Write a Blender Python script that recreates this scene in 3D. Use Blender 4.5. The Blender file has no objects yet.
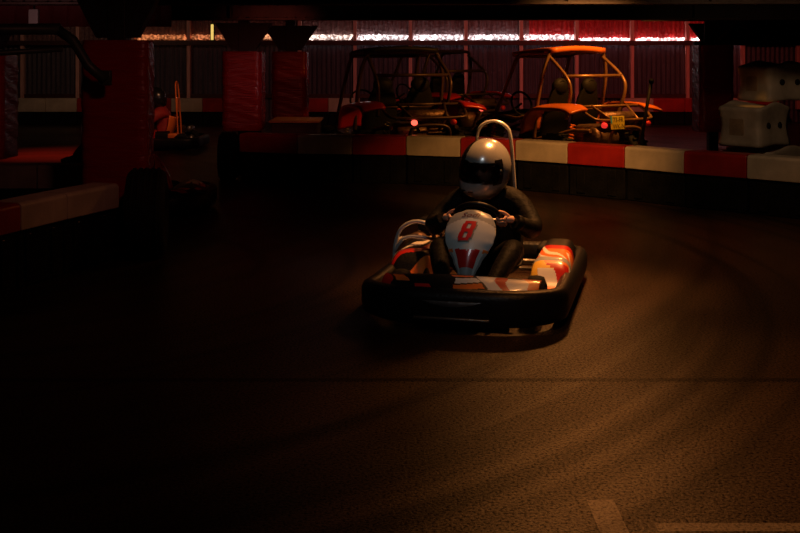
import bpy, bmesh, math, random
from mathutils import Vector, Matrix, Euler
random.seed(7)
PI = math.pi
S = bpy.context.scene
COL = S.collection
R = math.radians

# ------------------------------------------------------------------ camera, world, light, exposure
cam_d = bpy.data.cameras.new('camera')
cam = bpy.data.objects.new('camera', cam_d)
COL.objects.link(cam)
cam.location = (0, 0, 1.6)
cam.rotation_euler = (R(90), 0, 0)
cam_d.sensor_width = 36
cam_d.lens = 49.5
cam_d.shift_y = -0.267
cam_d.clip_end = 200
S.camera = cam

S.view_settings.view_transform = 'Standard'
S.view_settings.look = 'None'
S.view_settings.gamma = 1
S.view_settings.use_curve_mapping = False
S.view_settings.exposure = 0.0

w = bpy.data.worlds.new('world')
S.world = w
w.use_nodes = True
w.node_tree.nodes['Background'].inputs[0].default_value = (1.0, 0.45, 0.3, 1)
w.node_tree.nodes['Background'].inputs[1].default_value = 0.0006


def aim(o, target):
    d = Vector(target) - o.location
    o.rotation_euler = d.to_track_quat('-Z', 'Y').to_euler()


def spot(name, loc, target, power, color, angle, blend, size=0.12):
    l = bpy.data.lights.new(name, 'SPOT')
    l.energy = power
    l.color = color
    l.spot_size = R(angle)
    l.spot_blend = blend
    l.shadow_soft_size = size
    o = bpy.data.objects.new(name, l)
    COL.objects.link(o)
    o.location = loc
    aim(o, target)
    return o


def area(name, loc, target, power, color, sx, sy):
    l = bpy.data.lights.new(name, 'AREA')
    l.shape = 'RECTANGLE'
    l.size = sx
    l.size_y = sy
    l.energy = power
    l.color = color
    o = bpy.data.objects.new(name, l)
    COL.objects.link(o)
    o.location = loc
    aim(o, target)
    return o


WARM = (1.0, 0.38, 0.10)
spot('track_lamp', (1.72, 10.1, 2.75), (1.75, 8.4, 0), 150, (1.0, 0.33, 0.07), 122, 1.0)
spot('overhead_lamp', (1.3, 7.7, 3.1), (0.9, 7.6, 0), 720, WARM, 50, 1.0)
spot('near_track_lamp', (1.35, 5.0, 3.3), (1.3, 4.8, 0), 185, WARM, 70, 1.0)
spot('barrier_lamp', (1.9, 8.9, 2.7), (1.5, 11.9, 0.25), 430, (1.0, 0.41, 0.11), 50, 1.0)  # added spot that brightens the back barrier, not a fitting of the hall
spot('right_lamp', (2.6, 8.0, 3.2), (3.7, 11.4, 0.8), 52, (1.0, 0.58, 0.32), 55, 1.0)  # added dim fill for the foam stack and right-hand blocks
spot('buggy_lamp', (3.3, 13.5, 2.9), (2.3, 14.9, 0.9), 360, (1.0, 0.36, 0.06), 90, 0.9)
spot('ceiling_strip_front', (0.2, 3.4, 3.1), (0.45, 6.85, 0.45), 44, (0.85, 0.95, 1.0), 25, 1.0, 0.35)  # cool fill added from the camera side for number panel and helmet
spot('red_lamp_track_far', (-5.6, 17.2, 2.8), (-5.4, 17.4, 0), 700, (1.0, 0.05, 0.02), 62, 1.0)
spot('red_lamp_left', (-0.9, 6.2, 2.6), (-2.4, 8.6, 0.85), 15, (1.0, 0.30, 0.22), 62, 1.0)  # added reddish fill on the wide pillar and near left barrier
spot('red_lamp_middle', (-1.2, 11.3, 1.95), (-2.0, 15.4, 1.25), 26, (1.0, 0.16, 0.10), 50, 1.0)  # unseen red fill, put in to light the middle pillars
spot('pale_lamp_middle', (0.9, 11.2, 1.98), (-1.9, 14.7, 1.25), 32, (1.0, 0.80, 0.86), 15, 1.0)  # narrow pale spot added to make the highlight on the middle pillar
spot('red_lamp_cladding', (-3.4, 9.0, 1.95), (-3.9, 10.95, 2.05), 13, (1.0, 0.40, 0.38), 110, 1.0)  # floating fill added so the cladding shows
spot('far_track_lamp', (-2.9, 16.4, 2.4), (-3.9, 18.4, 0.7), 60, (1.0, 0.42, 0.2), 50, 1.0)  # warm fill added to lift the far kart and its driver
spot('wall_lamp_left', (-6.5, 20.5, 3.2), (-6.8, 25.4, 1.2), 45, (1.0, 0.55, 0.35), 90, 1.0)  # added fill that brightens the far left battens
spot('crate_lamp', (0.5, 14.0, 2.7), (-1.35, 15.15, 0.7), 45, (1.0, 0.40, 0.12), 22, 1.0)  # added orange spot for the crate's board top
spot('corner_lamp', (2.9, 12.5, 2.4), (3.80, 11.72, 1.05), 40, (1.0, 0.40, 0.06), 12, 1.0, 0.03)  # tight spot added for the lit corner of the foam block
spot('red_lamp_wall_right', (5.2, 19.5, 3.2), (5.0, 25.0, 1.2), 230, (1.0, 0.15, 0.11), 100, 1.0)
spot('red_lamp_wall_middle', (0.6, 19.5, 3.2), (0.6, 25.0, 1.2), 120, (1.0, 0.28, 0.24), 110, 1.0)

# ------------------------------------------------------------------ materials


def nodes_of(name):
    m = bpy.data.materials.new(name)
    m.use_nodes = True
    nt = m.node_tree
    return m, nt, nt.nodes['Principled BSDF']


def mat(name, color, rough=0.5, metal=0.0, var=0.25, scale=6.0, bump=0.0, bscale=40.0, coat=0.0, stretch=None, bdist=0.02, spec=0.5):
    """Procedural surface: base colour broken up by noise, optional bump."""
    m, nt, b = nodes_of(name)
    tc = nt.nodes.new('ShaderNodeTexCoord')
    src = tc.outputs['Object']
    if stretch:
        mp = nt.nodes.new('ShaderNodeMapping')
        mp.inputs['Scale'].default_value = stretch
        nt.links.new(src, mp.inputs[0])
        src = mp.outputs[0]
    n = nt.nodes.new('ShaderNodeTexNoise')
    n.inputs['Scale'].default_value = scale
    n.inputs['Detail'].default_value = 5
    nt.links.new(src, n.inputs['Vector'])
    r = nt.nodes.new('ShaderNodeValToRGB')
    c = Vector(color[:3])
    r.color_ramp.elements[0].position = 0.3
    r.color_ramp.elements[1].position = 0.7
    r.color_ramp.elements[0].color = (*(c * (1 - var)), 1)
    r.color_ramp.elements[1].color = (*(c * (1 + var * 0.5)), 1)
    nt.links.new(n.outputs[0], r.inputs[0])
    nt.links.new(r.outputs[0], b.inputs['Base Color'])
    b.inputs['Roughness'].default_value = rough
    b.inputs['Metallic'].default_value = metal
    b.inputs['Coat Weight'].default_value = coat
    b.inputs['Specular IOR Level'].default_value = spec
    if bump:
        n2 = nt.nodes.new('ShaderNodeTexNoise')
        n2.inputs['Scale'].default_value = bscale
        n2.inputs['Detail'].default_value = 4
        nt.links.new(src, n2.inputs['Vector'])
        bp = nt.nodes.new('ShaderNodeBump')
        bp.inputs['Strength'].default_value = bump
        bp.inputs['Distance'].default_value = bdist
        nt.links.new(n2.outputs[0], bp.inputs['Height'])
        nt.links.new(bp.outputs[0], b.inputs['Normal'])
    return m


def emit(name, color, strength):
    m, nt, b = nodes_of(name)
    b.inputs['Base Color'].default_value = (*color, 1)
    b.inputs['Emission Color'].default_value = (*color, 1)
    b.inputs['Emission Strength'].default_value = strength
    return m


M = {}
M['black_plastic'] = mat('black_plastic', (0.008, 0.008, 0.009), 0.4, spec=0.22, var=0.3, bump=0.15, bscale=60)
M['bumper_face'] = mat('bumper_face', (0.055, 0.058, 0.065), 0.35, var=0.4, scale=9, bump=0.2, bscale=30)
M['rubber'] = mat('rubber', (0.011, 0.011, 0.011), 0.75, spec=0.2, var=0.4, bump=0.3, bscale=80)
M['steel'] = mat('steel', (0.30, 0.28, 0.26), 0.35, 0.9, bump=0.1)
M['dark_steel'] = mat('dark_steel', (0.022, 0.020, 0.019), 0.55, 0.3, bump=0.2, bscale=30)
M['beam_paint'] = mat('beam_paint', (0.05, 0.032, 0.025), 0.6, 0.1, var=0.4, bump=0.2, bscale=20)
M['chrome'] = mat('chrome', (0.85, 0.85, 0.85), 0.25, 0.45, var=0.1)
M['cage_paint'] = mat('cage_paint', (0.30, 0.16, 0.07), 0.35, 0.35, var=0.3)
M['dark_cage'] = mat('dark_cage', (0.10, 0.06, 0.05), 0.4, 0.4, var=0.3)
M['orange'] = mat('orange', (0.85, 0.20, 0.03), 0.3, coat=0.4, var=0.15)
M['red_gloss'] = mat('red_gloss', (0.55, 0.02, 0.012), 0.28, coat=0.5, var=0.15)
M['panel_white'] = mat('panel_white', (0.62, 0.63, 0.61), 0.3, coat=0.5, var=0.08)
M['panel_grey'] = mat('panel_grey', (0.32, 0.33, 0.33), 0.3, coat=0.4, var=0.08)
M['white_decal'] = mat('white_decal', (0.80, 0.76, 0.68), 0.3, coat=0.3, var=0.08)
M['yellow_decal'] = mat('yellow_decal', (0.85, 0.50, 0.06), 0.3, coat=0.3, var=0.1)
M['digit_red'] = mat('digit_red', (0.62, 0.012, 0.015), 0.4, var=0.1)
M['digit_shadow'] = mat('digit_shadow', (0.22, 0.20, 0.16), 0.5, var=0.1)
M['script_red'] = mat('script_red', (0.10, 0.004, 0.015), 0.4, var=0.1)
M['cap_white'] = mat('cap_white', (0.60, 0.52, 0.38), 0.4, var=0.22, scale=5, bump=0.15, bscale=25)
M['cap_red'] = mat('cap_red', (0.42, 0.022, 0.016), 0.35, var=0.3, scale=5, bump=0.15, bscale=25)
M['cap_grey'] = mat('cap_grey', (0.36, 0.32, 0.27), 0.45, var=0.4, scale=5, bump=0.15, bscale=25)  # white cap in shade: the shade is put into its colour
M['base_black'] = mat('base_black', (0.009, 0.009, 0.008), 0.7, spec=0.1, var=0.5, scale=7, bump=0.4, bscale=40)
M['foam_white'] = mat('foam_white', (0.50, 0.44, 0.35), 0.55, var=0.35, scale=4, bump=0.25, bscale=18)
M['foam_slot'] = mat('foam_slot', (0.34, 0.25, 0.16), 0.6, var=0.35, scale=5, bump=0.3)
M['dark_hole'] = mat('dark_hole', (0.008, 0.008, 0.008), 0.8)
M['jacket'] = mat('jacket', (0.0065, 0.006, 0.0055), 0.6, spec=0.07, var=0.4, scale=12, bump=0.5, bscale=22)
M['red_suit'] = mat('red_suit', (0.35, 0.02, 0.015), 0.7, var=0.3, scale=12, bump=0.4, bscale=24)
M['skin'] = mat('skin', (0.60, 0.33, 0.22), 0.5, var=0.12, scale=20)
M['eye'] = mat('eye', (0.05, 0.03, 0.02), 0.2)
M['helmet_silver'] = mat('helmet_silver', (0.58, 0.58, 0.57), 0.24, 0.5, var=0.12, coat=0.6)
M['helmet_black'] = mat('helmet_black', (0.012, 0.012, 0.013), 0.25, coat=0.5)
M['seat'] = mat('seat', (0.012, 0.011, 0.010), 0.6, spec=0.2, bump=0.2)
M['plate_yellow'] = mat('plate_yellow', (0.98, 0.80, 0.08), 0.4, var=0.05)
M['plate_blue'] = mat('plate_blue', (0.15, 0.65, 0.95), 0.4, var=0.05)
M['plate_ink'] = mat('plate_ink', (0.12, 0.05, 0.01), 0.5)
M['tail'] = emit('tail', (1.0, 0.10, 0.06), 2.2)
M['tail_low'] = emit('tail_low', (1.0, 0.04, 0.03), 0.7)
M['tail_dim'] = emit('tail_dim', (0.6, 0.02, 0.015), 0.03)
M['lens_clear'] = mat('lens_clear', (0.7, 0.7, 0.7), 0.1, coat=1)
M['wood'] = mat('wood', (0.40, 0.22, 0.10), 0.6, var=0.35, scale=3, stretch=(14, 14, 1))
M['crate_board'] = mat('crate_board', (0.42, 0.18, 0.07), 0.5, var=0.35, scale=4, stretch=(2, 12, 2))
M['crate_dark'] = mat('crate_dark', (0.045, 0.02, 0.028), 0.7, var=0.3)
M['batten'] = mat('batten', (0.85, 0.50, 0.42), 0.6, var=0.3, scale=3, stretch=(14, 14, 1))
M['rail'] = mat('rail', (0.07, 0.02, 0.015), 0.5, var=0.3)
M['ceiling'] = mat('ceiling', (0.035, 0.022, 0.02), 0.8, var=0.3, bump=0.3, bscale=3)
M['cladding'] = mat('cladding', (0.10, 0.006, 0.009), 0.6, var=0.4, scale=3)
M['pale_box'] = mat('pale_box', (0.40, 0.45, 0.44), 0.5, var=0.15)
M['green_steel'] = mat('green_steel', (0.06, 0.085, 0.07), 0.45, 0.3, var=0.3)
M['yellow_lamp'] = emit('yellow_lamp', (1.0, 0.66, 0.16), 0.9)
M['engine_alloy'] = mat('engine_alloy', (0.20, 0.12, 0.08), 0.42, 0.6, var=0.5, scale=14, bump=0.4, bscale=40)


def pad_mat():
    """Red vinyl wrapped round the pillars: folds run across it, glossy."""
    m, nt, b = nodes_of('red_vinyl')
    tc = nt.nodes.new('ShaderNodeTexCoord')
    mp = nt.nodes.new('ShaderNodeMapping')
    mp.inputs['Scale'].default_value = (1.5, 1.5, 9)
    nt.links.new(tc.outputs['Object'], mp.inputs[0])
    n = nt.nodes.new('ShaderNodeTexNoise')
    n.inputs['Scale'].default_value = 3.2
    n.inputs['Detail'].default_value = 4
    n.inputs['Distortion'].default_value = 0.6
    nt.links.new(mp.outputs[0], n.inputs['Vector'])
    r = nt.nodes.new('ShaderNodeValToRGB')
    r.color_ramp.elements[0].position = 0.3
    r.color_ramp.elements[0].color = (0.34, 0.010, 0.011, 1)
    r.color_ramp.elements[1].position = 0.75
    r.color_ramp.elements[1].color = (0.40, 0.012, 0.012, 1)
    nt.links.new(n.outputs[0], r.inputs[0])
    nt.links.new(r.outputs[0], b.inputs['Base Color'])
    b.inputs['Roughness'].default_value = 0.26
    bp = nt.nodes.new('ShaderNodeBump')
    bp.inputs['Strength'].default_value = 0.6
    bp.inputs['Distance'].default_value = 0.02
    nt.links.new(n.outputs[0], bp.inputs['Height'])
    nt.links.new(bp.outputs[0], b.inputs['Normal'])
    return m


M['vinyl'] = pad_mat()


def sheet_mat(name, col, rough, crinkle, tint2=None):
    """Corrugated sheet with vertical dirt streaks and a crinkled gloss."""
    m, nt, b = nodes_of(name)
    tc = nt.nodes.new('ShaderNodeTexCoord')
    mp = nt.nodes.new('ShaderNodeMapping')
    mp.inputs['Scale'].default_value = (7, 7, 0.5)
    nt.links.new(tc.outputs['Object'], mp.inputs[0])
    n = nt.nodes.new('ShaderNodeTexNoise')
    n.inputs['Scale'].default_value = 2.0
    n.inputs['Detail'].default_value = 6
    nt.links.new(mp.outputs[0], n.inputs['Vector'])
    r = nt.nodes.new('ShaderNodeValToRGB')
    c = Vector(col)
    r.color_ramp.elements[0].position = 0.3
    r.color_ramp.elements[0].color = (*(c * 0.55), 1)
    r.color_ramp.elements[1].position = 0.75
    r.color_ramp.elements[1].color = (*(c * 1.25), 1)
    nt.links.new(n.outputs[0], r.inputs[0])
    nt.links.new(r.outputs[0], b.inputs['Base Color'])
    b.inputs['Roughness'].default_value = rough
    n2 = nt.nodes.new('ShaderNodeTexNoise')
    n2.inputs['Scale'].default_value = 14
    n2.inputs['Detail'].default_value = 4
    nt.links.new(tc.outputs['Object'], n2.inputs['Vector'])
    bp = nt.nodes.new('ShaderNodeBump')
    bp.inputs['Strength'].default_value = crinkle
    bp.inputs['Distance'].default_value = 0.06
    nt.links.new(n2.outputs[0], bp.inputs['Height'])
    nt.links.new(bp.outputs[0], b.inputs['Normal'])
    return m


M['sheet_low'] = sheet_mat('corrugated_sheet_grey', (0.085, 0.075, 0.10), 0.45, 0.3)
M['sheet_top'] = sheet_mat('corrugated_sheet_grey_top', (0.24, 0.14, 0.14), 0.3, 1.0)
M['sheet_red'] = sheet_mat('corrugated_sheet_red', (0.55, 0.03, 0.03), 0.3, 0.8)


def asphalt():
    m, nt, b = nodes_of('asphalt')
    L = nt.links.new

    def math_(op, a, bb=None, c=None, clamp=False):
        n = nt.nodes.new('ShaderNodeMath')
        n.operation = op
        n.use_clamp = clamp
        for i, v in enumerate((a, bb, c)):
            if v is None:
                continue
            if isinstance(v, (int, float)):
                n.inputs[i].default_value = v
            else:
                L(v, n.inputs[i])
        return n.outputs[0]

    def noise(vec, scale, detail=3, rough=0.5):
        n = nt.nodes.new('ShaderNodeTexNoise')
        n.inputs['Scale'].default_value = scale
        n.inputs['Detail'].default_value = detail
        n.inputs['Roughness'].default_value = rough
        L(vec, n.inputs['Vector'])
        return n.outputs[0]

    def ramp(f, p0, c0, p1, c1):
        r = nt.nodes.new('ShaderNodeValToRGB')
        r.color_ramp.elements[0].position = p0
        r.color_ramp.elements[0].color = c0
        r.color_ramp.elements[1].position = p1
        r.color_ramp.elements[1].color = c1
        L(f, r.inputs[0])
        return r.outputs[0]

    def mix(f, a, bb, kind='MIX'):
        n = nt.nodes.new('ShaderNodeMixRGB')
        n.blend_type = kind
        if isinstance(f, (int, float)):
            n.inputs[0].default_value = f
        else:
            L(f, n.inputs[0])
        for i, v in ((1, a), (2, bb)):
            if isinstance(v, tuple):
                n.inputs[i].default_value = v
            else:
                L(v, n.inputs[i])
        return n.outputs[0]

    geo = nt.nodes.new('ShaderNodeNewGeometry')
    pos = geo.outputs['Position']
    sep = nt.nodes.new('ShaderNodeSeparateXYZ')
    L(pos, sep.inputs[0])
    x, y = sep.outputs[0], sep.outputs[1]
    grain = noise(pos, 75, 3, 0.75)
    patch = noise(pos, 0.9, 4)
    base = ramp(grain, 0.34, (0.004, 0.0026, 0.0016, 1), 0.68, (0.066, 0.036, 0.020, 1))
    tone = ramp(patch, 0.3, (0.75, 0.75, 0.75, 1), 0.7, (1.1, 1.1, 1.1, 1))
    base = mix(1.0, base, tone, 'MULTIPLY')
    dull = 0.0
    # tyre marks: arcs about a far centre
    for cx, cy, sc, dens in ((-3.2, 8.2, 4.0, 0.75), (-9.0, 12.5, 2.6, 0.6)):
        dx = math_('SUBTRACT', x, cx)
        dy = math_('SUBTRACT', y, cy)
        rad = math_('SQRT', math_('ADD', math_('MULTIPLY', dx, dx), math_('MULTIPLY', dy, dy)))
        ang = math_('ARCTAN2', dy, dx)
        cmb = nt.nodes.new('ShaderNodeCombineXYZ')
        L(math_('MULTIPLY', rad, sc), cmb.inputs[0])
        L(math_('MULTIPLY', ang, 0.7), cmb.inputs[1])
        k = noise(cmb.outputs[0], 1.0, 2)
        f = ramp(k, 0.52, (0, 0, 0, 1), 0.66, (1, 1, 1, 1))
        base = mix(math_('MULTIPLY', f, dens), base, (0.010, 0.008, 0.006, 1))
        dull = math_('MAXIMUM', dull, math_('MULTIPLY', f, dens))
    # seam across the track
    seam = math_('LESS_THAN', math_('ABSOLUTE', math_('SUBTRACT', y, math_('ADD', 5.33, math_('MULTIPLY', grain, 0.10)))), 0.03)
    dull = math_('MAXIMUM', dull, seam)
    base = mix(math_('MULTIPLY', seam, 0.85), base, (0.012, 0.011, 0.010, 1))

    # painted start-grid lines
    def box(x0, x1, y0, y1):
        a = math_('MULTIPLY', math_('GREATER_THAN', x, x0), math_('LESS_THAN', x, x1))
        c = math_('MULTIPLY', math_('GREATER_THAN', y, y0), math_('LESS_THAN', y, y1))
        return math_('MULTIPLY', a, c)
    lines = math_('MAXIMUM', box(0.668, 0.764, 1.5, 3.94), box(0.865, 4.6, 3.68, 3.745))
    worn = ramp(grain, 0.30, (0.15, 0.15, 0.15, 1), 0.55, (0.6, 0.6, 0.6, 1))
    base = mix(math_('MULTIPLY', lines, worn), base, (0.40, 0.33, 0.28, 1))
    L(base, b.inputs['Base Color'])
    rr = ramp(patch, 0.3, (0.30, 0.30, 0.30, 1), 0.7, (0.38, 0.38, 0.38, 1))
    L(rr, b.inputs['Roughness'])
    gl = ramp(grain, 0.40, (0.02, 0.02, 0.02, 1), 0.64, (0.75, 0.75, 0.75, 1))
    L(math_('MULTIPLY', gl, math_('SUBTRACT', 1.0, math_('MULTIPLY', dull, 0.8))), b.inputs['Specular IOR Level'])
    bp = nt.nodes.new('ShaderNodeBump')
    bp.inputs['Strength'].default_value = 0.35
    bp.inputs['Distance'].default_value = 0.008
    L(grain, bp.inputs['Height'])
    L(bp.outputs[0], b.inputs['Normal'])
    return m


M['asphalt'] = asphalt()


def visor_mat():
    m, nt, b = nodes_of('visor_tint')
    tr = nt.nodes.new('ShaderNodeBsdfTransparent')
    tr.inputs[0].default_value = (0.55, 0.5, 0.5, 1)
    gl = nt.nodes.new('ShaderNodeBsdfGlossy')
    gl.inputs['Roughness'].default_value = 0.05
    gl.inputs[0].default_value = (0.9, 0.9, 0.9, 1)
    mx = nt.nodes.new('ShaderNodeMixShader')
    fr = nt.nodes.new('ShaderNodeFresnel')
    fr.inputs[0].default_value = 1.5
    nt.links.new(fr.outputs[0], mx.inputs[0])
    nt.links.new(tr.outputs[0], mx.inputs[1])
    nt.links.new(gl.outputs[0], mx.inputs[2])
    nt.links.new(mx.outputs[0], nt.nodes['Material Output'].inputs[0])
    return m


M['visor'] = visor_mat()

# ------------------------------------------------------------------ mesh builder


class MB:
    def __init__(self):
        self.bm = bmesh.new()
        self.mi = 0

    def _face(self, vs, smooth=True):
        try:
            f = self.bm.faces.new(vs)
        except ValueError:
            return None
        f.material_index = self.mi
        f.smooth = smooth
        return f

    def box(self, c, s, rot=None, bev=0.0, seg=2):
        r = bmesh.ops.create_cube(self.bm, size=1)
        vs = r['verts']
        bmesh.ops.scale(self.bm, vec=s, verts=vs)
        fs = set(f for v in vs for f in v.link_faces)
        if bev:
            es = list(set(e for v in vs for e in v.link_edges))
            q = bmesh.ops.bevel(self.bm, geom=es, offset=bev, segments=seg, affect='EDGES', profile=0.5, clamp_overlap=True)
            fs = set(q['faces']) | set(f for f in fs if f.is_valid)
            vs = list(set(v for f in fs for v in f.verts))
        for f in fs:
            if f.is_valid:
                f.material_index = self.mi
                f.smooth = bool(bev)
        if rot is not None:
            bmesh.ops.rotate(self.bm, cent=(0, 0, 0), matrix=Euler(rot).to_matrix(), verts=vs)
        bmesh.ops.translate(self.bm, vec=c, verts=vs)
        return vs

    def tube(self, pts, r, n=8, closed=False, cap=True):
        pts = [Vector(p) for p in pts]
        rings = []
        N = len(pts)
        rs = r if isinstance(r, (list, tuple)) else [r] * N
        up = None
        for i, p in enumerate(pts):
            if closed:
                t = pts[(i + 1) % N] - pts[i - 1]
            elif i == 0:
                t = pts[1] - p
            elif i == N - 1:
                t = p - pts[-2]
            else:
                t = (pts[i + 1] - p).normalized() + (p - pts[i - 1]).normalized()
            t.normalize()
            if up is None:
                a = Vector((0, 0, 1)) if abs(t.z) < 0.9 else Vector((1, 0, 0))
                u = t.cross(a).normalized()
            else:
                u = (up - t * up.dot(t)).normalized()
            up = u
            v = t.cross(u)
            rings.append([self.bm.verts.new(p + (u * math.cos(2 * PI * k / n) + v * math.sin(2 * PI * k / n)) * rs[i]) for k in range(n)])
        M_ = N if closed else N - 1
        for i in range(M_):
            a, b = rings[i], rings[(i + 1) % N]
            for k in range(n):
                self._face([a[k], a[(k + 1) % n], b[(k + 1) % n], b[k]])
        if cap and not closed:
            self._face(list(reversed(rings[0])), False)
            self._face(rings[-1], False)

    def lathe(self, prof, c=(0, 0, 0), axis='Z', n=24):
        """prof: list of (radius, height)."""
        c = Vector(c)
        rings = []
        for (r, h) in prof:
            ring = []
            for k in range(n):
                a = 2 * PI * k / n
                p = Vector((r * math.cos(a), r * math.sin(a), h))
                if axis == 'X':
                    p = Vector((p.z, p.x, p.y))
                elif axis == 'Y':
                    p = Vector((p.y, p.z, p.x))
                ring.append(self.bm.verts.new(c + p))
            rings.append(ring)
        for a, b in zip(rings, rings[1:]):
            for k in range(n):
                self._face([a[k], a[(k + 1) % n], b[(k + 1) % n], b[k]])
        if prof[0][0] > 1e-4:
            self._face(list(reversed(rings[0])))
        if prof[-1][0] > 1e-4:
            self._face(rings[-1])

    def grid(self, fn, nu, nv, mi=None, closed_u=False):
        """fn(u, v) with u, v in 0..1 -> point; mi(u, v) -> material index."""
        P = [[self.bm.verts.new(fn(i / nu, j / nv)) for i in range(nu if closed_u else nu + 1)] for j in range(nv + 1)]
        for j in range(nv):
            for i in range(nu):
                k = (i + 1) % nu if closed_u else i + 1
                f = self._face([P[j][i], P[j][k], P[j + 1][k], P[j + 1][i]])
                if f and mi:
                    f.material_index = mi((i + 0.5) / nu, (j + 0.5) / nv)
        return P

    def ball(self, c, r, s=(1, 1, 1), nu=16, nv=10):
        c = Vector(c)
        self.grid(lambda u, v: c + Vector((math.cos(2 * PI * u) * math.sin(PI * (0.002 + 0.996 * v)) * r * s[0],
                                           math.sin(2 * PI * u) * math.sin(PI * (0.002 + 0.996 * v)) * r * s[1],
                                           -math.cos(PI * (0.002 + 0.996 * v)) * r * s[2])), nu, nv, closed_u=True)

    def prism(self, poly, lo, hi, plane='XZ', smooth=False):
        """poly 2D extruded from lo to hi along the remaining axis."""
        def pt(p, h):
            if plane == 'XZ':
                return Vector((p[0], h, p[1]))
            if plane == 'YZ':
                return Vector((h, p[0], p[1]))
            return Vector((p[0], p[1], h))
        a = [self.bm.verts.new(pt(p, lo)) for p in poly]
        b = [self.bm.verts.new(pt(p, hi)) for p in poly]
        n = len(poly)
        for k in range(n):
            self._face([a[k], a[(k + 1) % n], b[(k + 1) % n], b[k]], smooth)
        self._face(list(reversed(a)), False)
        self._face(b, False)

    def build(self, name, mats, parent=None, loc=None, rot=None):
        me = bpy.data.meshes.new(name)
        bmesh.ops.remove_doubles(self.bm, verts=self.bm.verts, dist=1e-5)
        bmesh.ops.recalc_face_normals(self.bm, faces=self.bm.faces)
        self.bm.to_mesh(me)
        self.bm.free()
        o = bpy.data.objects.new(name, me)
        COL.objects.link(o)
        for m_ in (mats if isinstance(mats, (list, tuple)) else [mats]):
            me.materials.append(m_)
        if parent:
            o.parent = parent
        if loc is not None:
            o.location = loc
        if rot is not None:
            o.rotation_euler = rot
        return o


def tag(o, label, cat, group=None):
    o['label'] = label
    o['category'] = cat
    if group:
        o['group'] = group
    return o


def empty(name, loc, rz=0.0):
    o = bpy.data.objects.new(name, None)
    o.empty_display_size = 0.1
    COL.objects.link(o)
    o.location = loc
    o.rotation_euler = (0, 0, rz)
    return o


def struct(o):
    o['kind'] = 'structure'
    return o


def copy_tree(o, parent=None, swap=None):
    c = o.copy()
    COL.objects.link(c)
    for k in ('label', 'group', 'category'):
        if parent is None and k in c:
            del c[k]
    if parent:
        c.parent = parent
    if swap and c.type == 'MESH':
        for s in c.material_slots:
            if s.material and s.material.name in swap:
                old = s.material.name
                s.link = 'OBJECT'
                s.material = swap[old]
    for ch in list(o.children):
        copy_tree(ch, c, swap)
    return c


def bez(pts, n=6):
    """Smooth polyline through pts (Catmull-Rom)."""
    P = [Vector(p) for p in pts]
    out = []
    for i in range(len(P) - 1):
        p0 = P[max(i - 1, 0)]
        p1, p2 = P[i], P[i + 1]
        p3 = P[min(i + 2, len(P) - 1)]
        for k in range(n):
            t = k / n
            out.append(0.5 * ((2 * p1) + (p2 - p0) * t + (2 * p0 - 5 * p1 + 4 * p2 - p3) * t * t + (3 * p1 - p0 - 3 * p2 + p3) * t ** 3))
    out.append(P[-1])
    return out


def text_mesh(body, size=1.0, shear=0.0):
    c = bpy.data.curves.new('lettering', 'FONT')
    c.body = body
    c.size = size
    c.shear = shear
    c.resolution_u = 3
    o = bpy.data.objects.new('lettering', c)
    COL.objects.link(o)
    dg = bpy.context.evaluated_depsgraph_get()
    me = bpy.data.meshes.new_from_object(o.evaluated_get(dg))
    vs = [v.co.copy() for v in me.vertices]
    fs = [list(p.vertices) for p in me.polygons]
    bpy.data.objects.remove(o)
    bpy.data.curves.remove(c)
    bpy.data.meshes.remove(me)
    return vs, fs


# ------------------------------------------------------------------ structure
b = MB()
b.grid(lambda u, v: Vector((-14 + 28 * u, -3 + 30 * v, 0)), 14, 15)
fl = struct(b.build('floor', M['asphalt']))

b = MB()
b.box((0, 5.0, 3.75), (28, 16.4, 0.12))
struct(b.build('ceiling', M['ceiling']))

# back wall: corrugated sheets, a darker lower field and a glossy upper strip
WY = 25.5


def corr(x):
    return 0.018 * math.sin(2 * PI * x / 0.11)


b = MB()


def wall_mi(u, v):
    x = -13 + 26 * u
    z = v * 3.6
    if z < 1.8:
        return 0
    return 2 if x > 3.0 else 1


b.grid(lambda u, v: Vector((-13 + 26 * u, WY + corr(-13 + 26 * u), v * 3.6)), 1180, 2, wall_mi)
struct(b.build('wall_back', [M['sheet_low'], M['sheet_top'], M['sheet_red']]))

# side walls and the low ceiling behind the big beam
b = MB()
b.grid(lambda u, v: Vector((-12.9 + 0.0 * u, 13 + 12.4 * u, v * 3.6)), 8, 2)
struct(b.build('wall_left', M['cladding']))
b = MB()
b.grid(lambda u, v: Vector((12.9, 13 + 12.4 * u, v * 3.6)), 8, 2)
struct(b.build('wall_right', M['cladding']))
b = MB()
b.box((0, 19.3, 3.65), (26, 12.2, 0.1))
struct(b.build('ceiling_back', M['ceiling']))

# battens on the wall joints, rail under the upper strip
k = 0
for i in range(-7, 10):
    x = -1.04 + i * 1.28
    b = MB()
    b.box((x, WY - 0.075, 1.4), (0.08, 0.13, 2.2), bev=0.006)
    k += 1
    struct(b.build('trim_%d' % k, M['batten']))
b = MB()
b.box((0, WY - 0.17, 1.80), (25.6, 0.06, 0.05), bev=0.01)
b.box((0, WY - 0.17, 1.84), (25.6, 0.02, 0.085), bev=0.004)
struct(b.build('trim_%d' % (k + 1), M['rail']))
b = MB()
b.box((0, WY - 0.06, 0.60), (25.6, 0.06, 0.10), bev=0.01)
struct(b.build('baseboard_back', M['rail']))

# ------------------------------------------------------------------ strip lights standing on the rail
tube_cols = {}


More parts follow.
